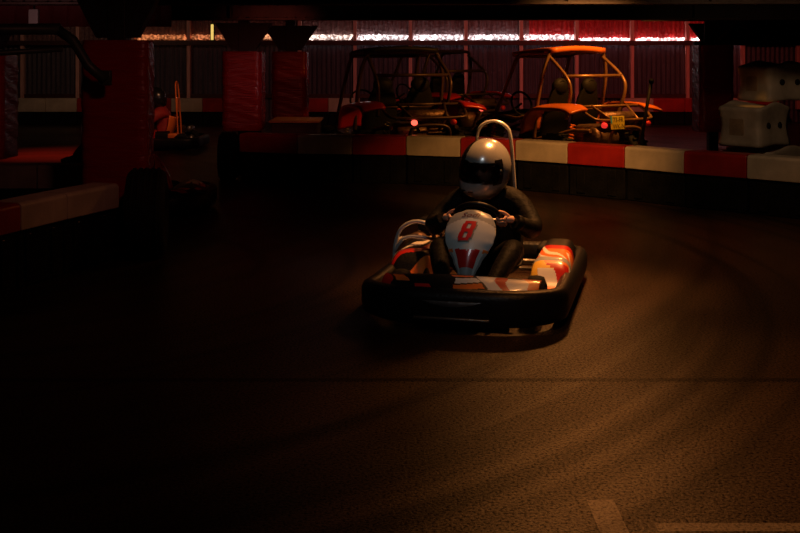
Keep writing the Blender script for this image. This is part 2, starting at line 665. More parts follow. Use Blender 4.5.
def tube_mat(col, st):
    key = (col, st)
    if key not in tube_cols:
        m, nt, bs = nodes_of('tube_glow_%d' % len(tube_cols))
        tc = nt.nodes.new('ShaderNodeTexCoord')
        n = nt.nodes.new('ShaderNodeTexNoise')      # crinkled diffuser sleeve
        n.inputs['Scale'].default_value = 15
        n.inputs['Detail'].default_value = 4
        nt.links.new(tc.outputs['Object'], n.inputs['Vector'])
        mr = nt.nodes.new('ShaderNodeMapRange')
        mr.inputs[1].default_value = 0.42
        mr.inputs[2].default_value = 0.70
        mr.inputs[3].default_value = 0.10 * st
        mr.inputs[4].default_value = st
        nt.links.new(n.outputs[0], mr.inputs[0])
        bs.inputs['Base Color'].default_value = (*col, 1)
        bs.inputs['Emission Color'].default_value = (*col, 1)
        nt.links.new(mr.outputs[0], bs.inputs['Emission Strength'])
        tube_cols[key] = m
    return tube_cols[key]


strip_names = {
    -4: ('amber', (1.0, 0.30, 0.10), 4.0), -3: ('amber', (1.0, 0.30, 0.11), 4.0),
    -2: ('orange', (1.0, 0.40, 0.18), 6.0), -1: ('pinkish white', (1.0, 0.76, 0.66), 12.0), 0: ('white', (1.0, 0.86, 0.86), 14.0), 1: ('white', (1.0, 0.88, 0.90), 14.0),
    2: ('white', (1.0, 0.86, 0.88), 14.0), 3: ('pinkish white', (1.0, 0.76, 0.76), 14.0), 4: ('rose', (1.0, 0.62, 0.62), 15.0), 5: ('rose', (1.0, 0.55, 0.53), 16.0),
    6: ('rose', (1.0, 0.5, 0.48), 16.0)}
where = {-4: 'at the left end of the glowing row', -3: 'between the two far red pillars',
         -2: 'just right of the rear red pillar', -1: 'left above the dark buggy', 0: 'over the left half of the dark buggy', 1: 'over the right half of the dark buggy',
         2: 'between the two buggy roofs', 3: 'over the front of the orange roofed buggy', 4: 'over the rear of the orange roofed buggy',
         5: 'right of the orange roofed buggy', 6: 'at the right end, beside the dark pillar'}
for i, (cn, cc, st) in strip_names.items():
    x0 = -1.04 + i * 1.28 + 0.06
    x1 = x0 + 1.16
    r_ = empty('strip_light', ((x0 + x1) / 2, WY - 0.085, 1.826))
    tag(r_, '%s strip light on the wall rail %s' % (cn, where[i]), 'light', 'strip lights along the back wall rail')
    hx = (x1 - x0) / 2
    b = MB()
    b.box((0, -0.02, 0.008), (2 * hx, 0.07, 0.016), bev=0.003)
    b.build('housing', M['rail'], r_)
    b = MB()
    rj = random.Random(i + 40)
    thin = i >= 4
    tp, tr = [], []
    for q in range(61):
        tp.append((-hx + 0.01 + (2 * hx - 0.02) * q / 60, 0, (0.085 if thin else 0.135) + rj.uniform(-0.014, 0.014)))
        tr.append((0.034 if thin else 0.058) + rj.uniform(-0.016, 0.014))
    b.tube(tp, tr, 10)
    b.build('tube', tube_mat(cc, st * (0.55 if thin else 0.26)), r_)
    for sx in (-1, 1):
        b = MB()
        b.box((sx * (hx - 0.01), 0, 0.065), (0.016, 0.04, 0.12))
        b.build('end_holder', M['dark_steel'], r_)

# ------------------------------------------------------------------ barrier blocks
BH = 0.587


def block(L, band, white, depth=0.26, grey=False):
    """A barrier segment: coloured plastic cap on a black rubber base."""
    r_ = empty('barrier_block', (0, 0, 0))
    h = L / 2 - 0.004
    d = depth
    z0, z1, rr = BH - band, BH, 0.035
    prof = [(0, z0), (0, z1 - rr)]
    for k in range(1, 6):
        a = PI / 2 * k / 5
        prof.append((rr - rr * math.cos(a), z1 - rr + rr * math.sin(a)))
    for k in range(0, 6):
        a = PI / 2 * k / 5
        prof.append((d - rr + rr * math.sin(a), z1 - rr + rr * math.cos(a)))
    prof.append((d, z0))
    b = MB()
    b.prism(prof, -h, h, 'YZ')
    o = b.build('cap', M['cap_grey'] if grey else (M['cap_white'] if white else M['cap_red']), r_)
    bv = o.modifiers.new('edge', 'BEVEL')
    bv.width = 0.008
    bv.segments = 2
    bv.limit_method = 'ANGLE'
    b = MB()
    b.box((0, 0.03 + (d - 0.06) / 2, z0 / 2), (2 * h - 0.012, d - 0.06, z0), bev=0.012)
    for sx in (-0.55, 0.55):
        b.box((sx * h, 0.026, z0 * 0.5), (0.10, 0.02, z0 * 0.8), bev=0.006)
    b.build('base', M['base_black'], r_)
    for sx in (-0.5, 0.5):
        b = MB()
        b.lathe([(0.001, -0.006), (0.014, -0.006), (0.016, 0.0), (0.016, 0.004)], (sx * h, 0.024, z0 - 0.05), 'Y', 10)
        b.build('bolt', M['steel'], r_)
    return r_


protos = {}


def put_block(p, q, band, kind, label, group):
    p, q = Vector((*p, 0)), Vector((*q, 0))
    L = round((q - p).length, 1)
    key = (band, kind)
    if key not in protos:
        protos[key] = block(0.7, band, kind == 'white', grey=(kind == 'grey'))
        o = protos[key]
    else:
        o = copy_tree(protos[key])
    d = q - p
    o.location = (p + q) / 2
    o.rotation_euler = (0, 0, math.atan2(d.y, d.x))
    o.scale = (d.length / 0.7, 1, 1)
    tag(o, label, 'barrier', group)


G1 = 'blocks of the barrier behind the kart'
back = [(-2.03, 13.86), (-1.27, 13.6), (-0.59, 13.5), (0.073, 13.40), (0.72, 13.17), (1.34, 12.81), (1.88, 12.38), (2.43, 11.92), (2.93, 11.37), (3.44, 10.92), (3.96, 10.42), (4.48, 9.95)]
names = [('red', 'dark red barrier block at the left end, next to the padded pillar'),
         ('white', 'dim white barrier block in front of the left end of the dark buggy'),
         ('red', 'dark red barrier block in front of the middle of the dark buggy'),
         ('white', 'off-white barrier block just left of the driver\'s helmet'),
         ('red', 'red barrier block right behind the driver\'s helmet and chrome hoop'),
         ('white', 'warm lit off-white barrier block just right of the chrome hoop'),
         ('red', 'bright red barrier block below the yellow number plate'),
         ('white', 'off-white barrier block right of the number plate buggy'),
         ('red', 'dark red barrier block below the stacked foam blocks'),
         ('white', 'off-white barrier block at the right edge below the stacked foam blocks'),
         ('red', 'red barrier block beyond the right edge of the row')]
for i, (c, lab) in enumerate(names):
    put_block(back[i], back[i + 1], 0.235, c, lab, G1)
G2 = 'blocks of the near left barrier'
left = [(-2.90, 6.30), (-2.74, 6.85), (-2.56, 7.43), (-2.40, 7.94), (-2.18, 8.55)]
for i, (c, lab) in enumerate([('white', 'white barrier block nearest the camera at the left edge'),
                              ('red', 'dark red barrier block at the left edge of the photo'),
                              ('white', 'dim white barrier block between the red block and its white neighbour'),
                              ('white', 'dim white barrier block next to the upright black tyre')]):
    put_block(left[i], left[i + 1], 0.19, c, lab, G2)
G3 = 'blocks of the inner left barrier'
inner = [(-4.6, 9.86), (-3.93, 9.88), (-3.27, 9.9), (-2.64, 9.92)]
for i, lab in enumerate(['grey barrier block of the inner left row, cut by the photo edge', 'grey barrier block of the inner left row at the left edge',
                         'grey barrier block of the inner left row behind the wide red pillar']):
    put_block(inner[i], inner[i + 1], 0.21, 'grey', lab, G3)  # grey kind is the white cap with shade in its colour
G4 = 'blocks of the far barrier along the back wall'
far = [(-9.3, 'red', 'red far barrier block at the left edge below the back wall'),
       (-8.6, 'white', 'white far barrier block near the left edge, left one of the lit pair'),
       (-7.9, 'white', 'white far barrier block left of the wide pillar, right one of the lit pair'),
       (-7.2, 'red', 'red far barrier block just left of the wide red pillar'),
       (-5.8, 'red', 'red far barrier block behind the far driver'),
       (-5.1, 'white', 'white far barrier block right of the far driver'),
       (-4.4, 'red', 'red far barrier block behind the left side of the middle pillar'),
       (-2.3, 'red', 'red far barrier block left of the dark buggy'),
       (-1.6, 'white', 'white far barrier block behind the left wheel of the dark buggy'),
       (4.95, 'white', 'red lit white far barrier block right of the orange roofed buggy'),
       (5.65, 'red', 'red far barrier block in the middle of the right gap'),
       (6.35, 'red', 'red far barrier block just left of the dark right pillar'),
       (7.05, 'white', 'white far barrier block behind the dark right pillar'),
       (7.75, 'red', 'red far barrier block right of the dark right pillar')]
for x, c, lab in far:
    put_block((x, 24.5), (x + 0.7, 24.5), 0.30, c, lab, G4)

# ------------------------------------------------------------------ padded pillars


def pillar(c, wd, z0, z1, cap, label, rz=0.0, flare=0.25, top=2.0, seed=0, flat=1.0):
    r_ = empty('padded_pillar', (c[0], c[1], 0), rz)
    tag(r_, label, 'pillar', 'red padded pillars')
    h = wd / 2
    rnd = random.Random(seed)

    def shape(u, v):
        a = 2 * PI * u + PI / 4
        # rounded square
        cx, sy = math.cos(a), math.sin(a)
        k = 1.0 / max(abs(cx), abs(sy))
        k = min(k, 1.30)
        z = z0 + (z1 - z0) * v
        bul = 1 + 0.012 * math.sin(23 * v + 3 * a) + 0.010 * math.sin(61 * v + 5 * a + seed) - 0.03 * max(0, abs(v - 0.5) - 0.45) / 0.05
        return Vector((cx * k * h * bul, sy * k * h * bul * flat, z))
    b = MB()
    P = b.grid(shape, 56, 60, closed_u=True)
    b._face(list(reversed(P[0])), False)
    b._face(P[-1], False)
    b.build('padding', M['vinyl'], r_)
    b = MB()
    s = wd * 0.28
    b.box((0, 0, 1.3), (s, s, 2.6), bev=0.01)
    b.build('post', M['dark_steel'], r_)
    # flared knee brackets under the beam
    for sx in (-1, 1):
        b = MB()
        b.prism([(sx * s * 0.45, z1 + 0.02), (sx * s * 1.1, z1 + 0.02), (sx * (h + flare), top), (sx * s * 0.45, top)], -0.07, 0.07, 'XZ')
        b.build('knee_bracket', M['dark_steel'], r_)
    return r_


pillar((-2.335, 9.12), 0.545, 0.30, 1.705, True, 'wide dark red padded pillar above the near left barrier', top=2.05, flare=0.06, seed=1, flat=0.5)
pillar((-2.09, 14.75), 0.52, 0.57, 1.62, True, 'red padded pillar with a shiny corner at the left end of the back barrier', top=2.0, flare=0.12, seed=2)
pillar((-1.69, 17.0), 0.53, 0.60, 1.62, True, 'red padded pillar beside the crate, rearmost of the red pillars', top=2.02, flare=0.16, seed=3)
pillar((4.80, 16.9), 0.52, 0.40, 1.75, True, 'dark red padded pillar behind the stacked foam blocks', top=2.05, flare=0.1, seed=4)
pillar((-4.55, 12.1), 0.55, 0.45, 1.62, True, 'red padded pillar cut by the left edge of the photo', top=2.05, flare=0.1, seed=5)

# ------------------------------------------------------------------ steel beams


def ibeam(name, p, q, zb, h, wd, label, rivets=True):
    p, q = Vector(p), Vector(q)
    d = q - p
    L = d.length
    r_ = empty(name, ((p.x + q.x) / 2, (p.y + q.y) / 2, zb), math.atan2(d.y, d.x))
    tag(r_, label, 'beam')
    b = MB()
    b.box((0, 0, 0.012), (L, wd, 0.024), bev=0.003)
    b.box((0, 0, h - 0.012), (L, wd, 0.024), bev=0.003)
    b.box((0, 0, h / 2), (L, 0.02, h - 0.04))
    n = int(L / 1.3)
    for i in range(n + 1):
        b.box((-L / 2 + 0.02 + i * (L - 0.04) / n, 0, h / 2), (0.016, wd * 0.9, h - 0.05))
    m = int(L / 0.11)
    for i in range(m):
        b.lathe([(0.016, 0), (0.013, 0.008), (0.001, 0.012)], (-L / 2 + 0.05 + i * (L - 0.1) / m, -wd / 2 + 0.03, 0.024), 'Z', 6)
        b.lathe([(0.014, -0.012), (0.014, 0.0)], (-L / 2 + 0.05 + i * (L - 0.1) / m, -0.02, h * 0.42), 'Y', 6)
    b.build('girder', M['beam_paint'], r_)
    return r_


ibeam('steel_beam', (-3.35, 13.0), (7.5, 12.8), 1.985, 0.42, 0.28, 'long dark riveted steel beam across the top of the hall')
ibeam('steel_beam', (-6.5, 10.6), (7.0, 10.4), 2.06, 0.34, 0.24, 'upper dark steel beam in front of the long riveted beam')

# lattice truss on the right between dark pillar and beam
r_ = empty('steel_truss', (4.28, 14.9, 1.66))
tag(r_, 'dark lattice truss hanging under the beam at the upper right', 'truss')
b = MB()
b.box((1.2, 0, 0.40), (4.4, 0.1, 0.06))
b.box((1.35, 0, 0.07), (3.3, 0.1, 0.05))
b.box((0.95, 0.03, 0.25), (2.2, 0.02, 0.34))
b.build('chord', M['dark_steel'], r_)
b = MB()
for i in range(5):
    x = 0.0 + i * 0.62
    b.tube([(x, 0, 0.07), (x + 0.31, 0, 0.40), (x + 0.62, 0, 0.07)], 0.022, 6)
b.build('lattice', M['green_steel'], r_)

# dark red cladding hanging at the upper left
b = MB()
b.grid(lambda u, v: Vector((-6.0 + 3.72 * u, 10.95 + 0.022 * (1 if math.sin(2 * PI * u * 3.72 / 0.36) > 0 else -1), 1.86 + 0.75 * v)), 160, 2)
o = b.build('cladding_panel', M['cladding'])
sm = o.modifiers.new('thickness', 'SOLIDIFY')
sm.thickness = 0.02
tag(o, 'dark red ribbed cladding hanging at the upper left', 'panel')

r_ = empty('wall_box', (-3.62, 10.88, 1.86))
tag(r_, 'small pale grey box on the dark red cladding at upper left', 'box')
b = MB()
b.box((0, 0, 0.085), (0.095, 0.06, 0.175), bev=0.008)
b.build('housing', M['pale_box'], r_)
b = MB()
b.tube([(0.0, 0, 0.17), (0.0, 0, 0.5)], 0.01, 6)
b.build('conduit', M['dark_steel'], r_)

# pipe framework at the left
r_ = empty('pipe_brace', (-3.2, 8.75, 1.3))
tag(r_, 'dark greenish pipe brace running from the left edge down to the wide pillar', 'brace')
b = MB()
b.tube([(-1.6, 0, 0.48), (0.50, 0, 0.49)], 0.045, 8)
b.build('upper_pipe', M['green_steel'], r_)
b = MB()
b.tube([(0.47, 0, 0.49), (0.60, 0, 0.40), (0.72, 0, 0.20), (0.86, 0, 0.08)], 0.04, 8)
b.build('bent_pipe', M['green_steel'], r_)
b = MB()
b.tube([(-1.6, -0.05, 0.20), (0.52, -0.02, 0.33)], 0.022, 8)
b.build('lower_pipe', M['green_steel'], r_)
b = MB()
b.box((0.85, 0.02, 0.10), (0.10, 0.05, 0.12), bev=0.01)
b.build('foot_plate', M['green_steel'], r_)

# small yellow lamp on the far wall
r_ = empty('wall_lamp', (-3.62, 21.2, 1.8))
tag(r_, 'small yellow lamp left of the middle red pillar', 'lamp')
b = MB()
b.box((0, 0, 0.2), (0.05, 0.03, 0.30), bev=0.01)
b.build('lamp_tube', M['yellow_lamp'], r_)
b = MB()
b.box((0, 0.035, 0.2), (0.09, 0.04, 0.36), bev=0.01)
b.tube([(0, 0.03, 0.36), (0, 0.03, 1.75)], 0.015, 6)
b.build('bracket', M['dark_steel'], r_)

# ------------------------------------------------------------------ tyres at the barrier ends


def tyre_mesh(b, R_, wd, hole, c=(0, 0, 0), axis='X', lugs=0, n=40):
    h = wd / 2
    prof = [(hole, -h * 0.75), (hole + (R_ - hole) * 0.35, -h), (R_ - 0.03, -h * 0.92), (R_ - 0.006, -h * 0.75), (R_, -h * 0.4), (R_ + 0.003, 0),
            (R_, h * 0.4), (R_ - 0.006, h * 0.75), (R_ - 0.03, h * 0.92), (hole + (R_ - hole) * 0.35, h), (hole, h * 0.75), (hole, -h * 0.75)]
    b.lathe(prof, c, axis, n)
    if lugs:
        c = Vector(c)
        for k in range(lugs):
            a = 2 * PI * k / lugs
            for s_ in (-1, 1):
                off = (0.5 if s_ > 0 else 0) * 2 * PI / lugs
                rr = R_ + 0.006
                p = Vector((s_ * h * 0.45, rr * math.cos(a + off), rr * math.sin(a + off)))
                if axis == 'X':
                    vs = b.box((0, 0, 0), (h * 0.75, R_ * 0.10, 0.028))
                    bmesh.ops.rotate(b.bm, cent=(0, 0, 0), matrix=Matrix.Rotation(a + off - PI / 2, 3, 'X'), verts=vs)
                    bmesh.ops.translate(b.bm, vec=c + p, verts=vs)


def end_tyre(loc, rz, R_, wd, label):
    b = MB()
    tyre_mesh(b, R_, wd, R_ * 0.55, (0, 0, R_), 'X', 0)
    # circumferential tread ribs
    for k in range(-2, 3):
        b.lathe([(R_ - 0.002, k * wd * 0.15 - 0.012), (R_ + 0.01, k * wd * 0.15 - 0.009), (R_ + 0.01, k * wd * 0.15 + 0.009), (R_ - 0.002, k * wd * 0.15 + 0.012)], (0, 0, R_), 'X', 40)
    o = b.build('tyre', M['rubber'])
    o.location = loc
    o.rotation_euler = (0, 0, rz)
    tag(o, label, 'tyre', 'upright tyres at barrier ends')


end_tyre((-1.985, 8.62, 0), R(8), 0.345, 0.31, 'upright black tyre at the end of the near left barrier')
end_tyre((-2.17, 13.92, 0), R(4), 0.295, 0.25, 'upright black tyre below the left corner of the shiny red pillar')
end_tyre((-1.90, 14.39, 0), R(-3), 0.285, 0.2, 'upright black tyre below the right half of the shiny red pillar')

# crate beside the rear red pillar
r_ = empty('crate', (-1.42, 15.2, 0))
tag(r_, 'low dark crate with an orange lit board top, beside the dark buggy', 'crate')
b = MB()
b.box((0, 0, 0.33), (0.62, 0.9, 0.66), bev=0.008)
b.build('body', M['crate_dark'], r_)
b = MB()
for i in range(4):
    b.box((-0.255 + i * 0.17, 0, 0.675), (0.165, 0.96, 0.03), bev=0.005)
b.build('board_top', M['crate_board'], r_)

# ------------------------------------------------------------------ stacked foam blocks on the right


def foam(loc, rz, size, label):
    L, D, H = size
    r_ = empty('foam_block', loc, rz)
    tag(r_, label, 'block', 'stacked foam barrier blocks')
    b = MB()

    def P(u, v):
        a = 2 * PI * u + PI / 4
        cx, sy = math.cos(a), math.sin(a)
        k = min(1.0 / max(abs(cx), abs(sy)), 1.36)
        pin = 1 - 0.10 * math.sin(PI * min(max(v, 0), 1)) ** 1.3      # waist
        e = 1 - 0.05 * (max(0, abs(v - 0.5) - 0.44) / 0.06) ** 2
        sag = 0.03 * math.cos(PI * cx * k)
        return Vector((cx * k * L / 2 * pin * e, sy * k * D / 2 * pin * e, H * v + sag * (1 if v > 0.5 else 0.3)))
    Q = b.grid(P, 48, 18, closed_u=True)
    b._face(list(reversed(Q[0])), False)
    b._face(Q[-1], False)
    b.build('shell', M['foam_white'], r_)
    for dx in (-0.10, 0.10):
        b = MB()
        b.lathe([(0.001, 0.0), (0.026, 0.0), (0.034, 0.008), (0.036, 0.02), (0.03, 0.03)], (dx, -D / 2 * 0.90 - 0.012, H * 0.5), 'Y', 14)
        b.build('bolt_hole', M['dark_hole'], r_)
    b = MB()
    b.box((-L / 2 * 0.9, 0.03, H * 0.45), (0.02, D * 0.34, H * 0.42), bev=0.008)
    b.build('hand_slot', M['foam_slot'], r_)
    return r_


foam((4.00, 11.98, 0.0), R(36), (0.78, 0.62, 0.585), 'foam block at the bottom of the stack, half hidden by the barrier')
foam((3.80, 11.80, 0.615), R(37), (0.58, 0.54, 0.44), 'off-white foam block in the middle of the stack with a lit top corner')
foam((4.10, 12.05, 1.085), R(20), (0.60, 0.56, 0.40), 'off-white foam block on top of the stack')

# ------------------------------------------------------------------ karts


def kart():
    r_ = empty('go_kart', (0, 0, 0))
    # --- wrap-around bumper
    pts = []
    hw, f, rr = 0.585, 0.93, 0.36
    corners = [(-hw, -f), (hw, -f), (hw + 0.02, f), (-hw - 0.02, f)]
    path = []
    for (cx, cy, a0) in ((hw - rr, -f + rr * 0.8, -90), (hw + 0.0 - 0.2, f - 0.2, 0), (-hw + 0.2, f - 0.2, 90), (-hw + rr, -f + rr * 0.8, 180)):
        q = rr if cy < 0 else 0.2
        for k in range(9):
            a = R(a0 + 90 * k / 8)
            path.append((cx + q * math.cos(a), cy + (q * 0.8 if cy < 0 else q) * math.sin(a)))
    # bow the front outward a little
    dense = []
    N = len(path)
    for i in range(N):
        p, q = Vector((*path[i], 0)), Vector((*path[(i + 1) % N], 0))
        m = max(1, int((q - p).length / 0.07))
        for k in range(m):
            dense.append(p + (q - p) * k / m)
    for p in dense:
        if p.y < -0.6:
            p.y -= 0.05 * (1 - (p.x / hw) ** 2)
    N = len(dense)
    sec = [(0.0, 0.035), (0.035, 0.05), (0.045, 0.09), (0.045, 0.165), (0.03, 0.20), (-0.02, 0.215), (-0.05, 0.19), (-0.05, 0.06)]
    b = MB()
    rings = []
    for i, p in enumerate(dense):
        t = (dense[(i + 1) % N] - dense[i - 1]).normalized()
        nrm = Vector((t.y, -t.x, 0))
        up = 0.03 * max(0.0, -p.y - 0.55) / 0.4
        rings.append([b.bm.verts.new(p + nrm * a + Vector((0, 0, z + (up if z > 0.1 else 0)))) for a, z in sec])
    for i in range(N):
        A, B = rings[i], rings[(i + 1) % N]
        for k in range(len(sec)):
            kk = (k + 1) % len(sec)
            b._face([A[k], A[kk], B[kk], B[k]])
    b.build('bumper', M['black_plastic'], r_)
    # front face plate with its lip
    b = MB()
    b.grid(lambda u, v: Vector((-0.24 + 0.48 * u, -1.03 + 0.05 * ((u - 0.5) * 1.2) ** 2 + 0.014 * (1 - v), 0.10 + 0.085 * v)), 12, 3)
    fb = b.build('front_plate', M['bumper_face'], r_)
    so = fb.modifiers.new('t', 'SOLIDIFY')
    so.thickness = 0.012
    b = MB()
    b.box((0, -1.035, 0.088), (0.44, 0.022, 0.014), bev=0.004)
    b.build('lip', M['steel'], fb)
    # --- floor tray and chassis
    b = MB()
    b.box((0, -0.25, 0.05), (0.62, 1.15, 0.012))
    b.build('floor_tray', M['dark_steel'], r_)
    b = MB()
    for sx in (-1, 1):
        b.tube(bez([(sx * 0.20, -0.85, 0.09), (sx * 0.30, -0.4, 0.08), (sx * 0.33, 0.2, 0.08), (sx * 0.34, 0.85, 0.10)]), 0.016, 8)
    for y in (-0.8, -0.45, 0.1, 0.55, 0.82):
        b.tube([(-0.34, y, 0.085), (0.34, y, 0.085)], 0.014, 8)
    b.tube([(-0.55, 0.58, 0.13), (0.55, 0.58, 0.13)], 0.018, 8)
    for sx in (-1, 1):
        b.tube(bez([(sx * 0.33, -0.25, 0.09), (sx * 0.56, -0.22, 0.12), (sx * 0.58, 0.1, 0.12), (sx * 0.56, 0.34, 0.12), (sx * 0.33, 0.36, 0.09)]), 0.014, 8)
    b.build('chassis', M['steel'], r_)
    # --- nose fairing: low body between bumper and number panel
    cols = [M['black_plastic'], M['orange'], M['white_decal'], M['red_gloss']]

    def nose(u, v):
        x = (-0.47 + 0.94 * u)
        y = -0.955 + 0.13 * abs(x / 0.5) ** 2.5 + 0.30 * v * (1 - 0.35 * (x / 0.52) ** 2)
        z = 0.225 + 0.055 * math.sin(PI * v * 0.75) - 0.02 * (x / 0.5) ** 2
        return Vector((x, y, z))

    def nose_mi(u, v):
        t = u + 0.12 * v + 0.018 * math.sin(9 * v + 14 * u)
        if v > 0.80:
            return 0
        w2 = v + 0.05 * math.sin(16 * u)
        if 0.52 < t < 0.68 and (0.10 < w2 < 0.28 or 0.62 < w2 < 0.74):
            return 1
        if 0.52 < t < 0.69 and 0.33 <= w2 < 0.55:
            return 2
        if 0.70 < t < 0.80 and v < 0.7:
            return 2
        if 0.80 < t < 0.86 and v < 0.7:
            return 3
        if 0.86 < t < 0.97 and v < 0.65:
            return 2
        if 0.97 <= t:
            return 1
        if t < 0.10:  # left side: decals cut back to black to paint in its shade
            return 3
        if 0.12 < t < 0.22 and 0.3 < v < 0.6:
            return 1
        if 0.24 < t < 0.36 and v < 0.22:
            return 3
        return 0
    b = MB()
    b.grid(nose, 200, 40, nose_mi)
    o = b.build('nose_fairing', cols, r_)
    so = o.modifiers.new('t', 'SOLIDIFY')
    so.thickness = 0.012
    # --- side pods
    for sx in (1, -1):
        prof = bez([(0, -0.46, 0.12), (0, -0.34, 0.145), (0, -0.24, 0.15), (0, -0.16, 0.24), (0, -0.08, 0.285), (0, 0.05, 0.29), (0, 0.25, 0.31), (0, 0.46, 0.32)], 8)

        def pod(u, v, sx=sx):
            # u from the inner edge over the top to the outer edge, v along the pod
            t = v * (len(prof) - 1)
            i = min(int(t), len(prof) - 2)
            q = prof[i].lerp(prof[i + 1], t - i)
            a = PI * u
            wv = 0.11 + 0.02 * math.sin(PI * v)
            cx = 0.465 - math.copysign(abs(math.cos(a)) ** 0.45, math.cos(a)) * wv
            cz = 0.075 + abs(math.sin(a)) ** 0.45 * (q.z - 0.075)
            return Vector((sx * cx, q.y - 0.05 * (u - 0.5) * 0, cz))

        def pod_mi(u, v, sx=sx):
            if sx < 0:                         # engine side: shade put in as mostly black, with orange and red flashes
                k = u + 0.9 * v
                if v < 0.10 or u > 0.85:
                    return 0
                if 0.55 < k < 0.80:
                    return 1
                if 1.0 < k < 1.12:
                    return 3
                if 1.18 < k < 1.24:
                    return 2
                return 0
            if v < 0.06:
                return 0
            if v < 0.24:                       # low front step
                return 1 if (0.25 < u < 0.62 and v > 0.12) else 0
            if u < 0.12 or u > 0.92:
                return 0
            if v < 0.52:                       # sloping front face
                k = u + 0.35 * (v - 0.38)
                if k < 0.40:
                    return 5
                if k < 0.52:
                    return 2 if v < 0.42 else 5
                if k < 0.82:
                    return 3 if v < 0.48 else 1
                return 2
            if v < 0.60:
                return 4
            k = u + 1.2 * (v - 0.6)
            if v < 0.86:
                if (0.42 < k < 0.50) or (0.60 < k < 0.67) or (0.80 < k < 0.87 and v < 0.76):
                    return 2
                return 1 if v < 0.80 else 3
            return 0
        b = MB()
        Q = b.grid(pod, 120, 200, pod_mi)
        b._face(Q[0], False)
        b._face(list(reversed(Q[-1])), False)
        b.build('side_pod', [M['black_plastic'], M['orange'], M['white_decal'], M['red_gloss'], M['panel_grey'], M['yellow_decal']], r_)
    # --- number panel on the steering support
    W = [(0, 0.03), (0.12, 0.05), (0.28, 0.085), (0.43, 0.125), (0.55, 0.152), (0.67, 0.163), (0.78, 0.158), (0.88, 0.142), (0.95, 0.115), (1.0, 0.055)]

    def half(v):
        for (a, wa), (c, wc) in zip(W, W[1:]):
            if v <= c:
                t = (v - a) / (c - a)
                t = t * t * (3 - 2 * t) * 0.5 + t * 0.5
                return 0.95 * (wa + (wc - wa) * t)
        return W[-1][1]
    A, B = Vector((0, -0.58, 0.205)), Vector((0, -0.33, 0.592))
    nrm = Vector((0, -0.85, 0.527))

    def panel(x, v, off=0.0):
        """x in metres across, v up the panel."""
        hwid = half(v)
        u = max(-1, min(1, x / hwid))
        q = A + (B - A) * v + Vector((x, 0, 0)) + nrm * (0.055 * (1 - u * u) * (0.5 + 0.5 * math.sin(PI * v)) + 0.015 * math.sin(PI * v) + off)
        return q

    def panel_mi(u, v):
        s = abs(2 * u - 1)
        if v > 0.86 - 0.10 * s * s:
            return 1
        if v > 0.44 - 0.05 * (1 - s):
            return 0
        if v > 0.40 - 0.05 * (1 - s) and s > 0.75:
            return 2
        if s > 0.62 and v > 0.06:
            return 1 if s > 0.84 else 0
        if v > 0.17:
            return 3
        return 1
    b = MB()
    b.grid(lambda u, v: panel((2 * u - 1) * half(v) * 0.999, v), 48, 60, panel_mi)
    pn = b.build('number_panel', [M['panel_white'], M['panel_grey'], M['orange'], M['red_gloss']], r_)
    so = pn.modifiers.new('t', 'SOLIDIFY')
    so.thickness = 0.012
    so.offset = -1 if False else 1

    # digit
    def digit(off, dx, dv, grow):
        b = MB()
        x0, x1, v0, v1 = -0.042 - grow, 0.042 + grow, 0.52 - grow * 2, 0.82 + grow * 2
        cells = [(0.10, 0.90, 0.86, 1.0), (0.05, 0.95, 0.43, 0.60), (0.10, 0.90, 0.0, 0.14),
                 (0.0, 0.36, 0.60, 0.86), (0.64, 1.0, 0.60, 0.86), (0.0, 0.36, 0.14, 0.43), (0.64, 1.0, 0.14, 0.43)]
        for (a0, a1, c0, c1) in cells:
            def P(u, v):
                a = a0 + (a1 - a0) * u
                c = c0 + (c1 - c0) * v
                return panel(x0 + (x1 - x0) * a + 0.038 * (c - 0.5) + dx - 0.012, v0 + (v1 - v0) * c + dv, off)
            b.grid(P, 4, 4)
        return b
    sh = digit(0.0135, 0.004, -0.014, 0.004).build('digit_outline', M['digit_shadow'], pn)
    digit(0.0155, 0, 0, 0).build('digit', M['digit_red'], pn)
    vs, fs = text_mesh('Sodi', 0.052, 0.35)
    xs = [v.x for v in vs]
    cx = (min(xs) + max(xs)) / 2
    b = MB()
    L_ = (B - A).length
    bv = [b.bm.verts.new(panel((v.x - cx) * 1.25, 0.885 + v.y / L_ * 1.0, 0.0150)) for v in vs]
    for f in fs:
        b._face([bv[i] for i in f], False)
    b.build('lettering', M['script_red'], pn)
    # --- steering
    ctr = Vector((0, -0.15, 0.53))
    n_ = Vector((0, 0.73, 0.68)).normalized()
    e_ = Vector((0, -0.68, 0.73)).normalized()
    b = MB()
    b.tube([ctr + (Vector((1, 0, 0)) * math.cos(2 * PI * k / 32) + e_ * math.sin(2 * PI * k / 32)) * 0.15 for k in range(32)], 0.016, 8, closed=True)
    sw = b.build('steering_wheel', M['black_plastic'], r_)
    b = MB()
    for a in (0, 180, 270):
        b.tube([ctr - n_ * 0.02, ctr + (Vector((1, 0, 0)) * math.cos(R(a)) + e_ * math.sin(R(a))) * 0.148], 0.010, 6)
    b.lathe([(0.001, 0), (0.045, 0), (0.045, 0.02), (0.001, 0.02)], (0, 0, 0), 'Z', 14)
    b.build('spokes', M['steel'], sw)
    b = MB()
    b.tube([ctr - n_ * 0.01, ctr - n_ * 0.48], 0.014, 8)
    b.build('steering_column', M['steel'], r_)
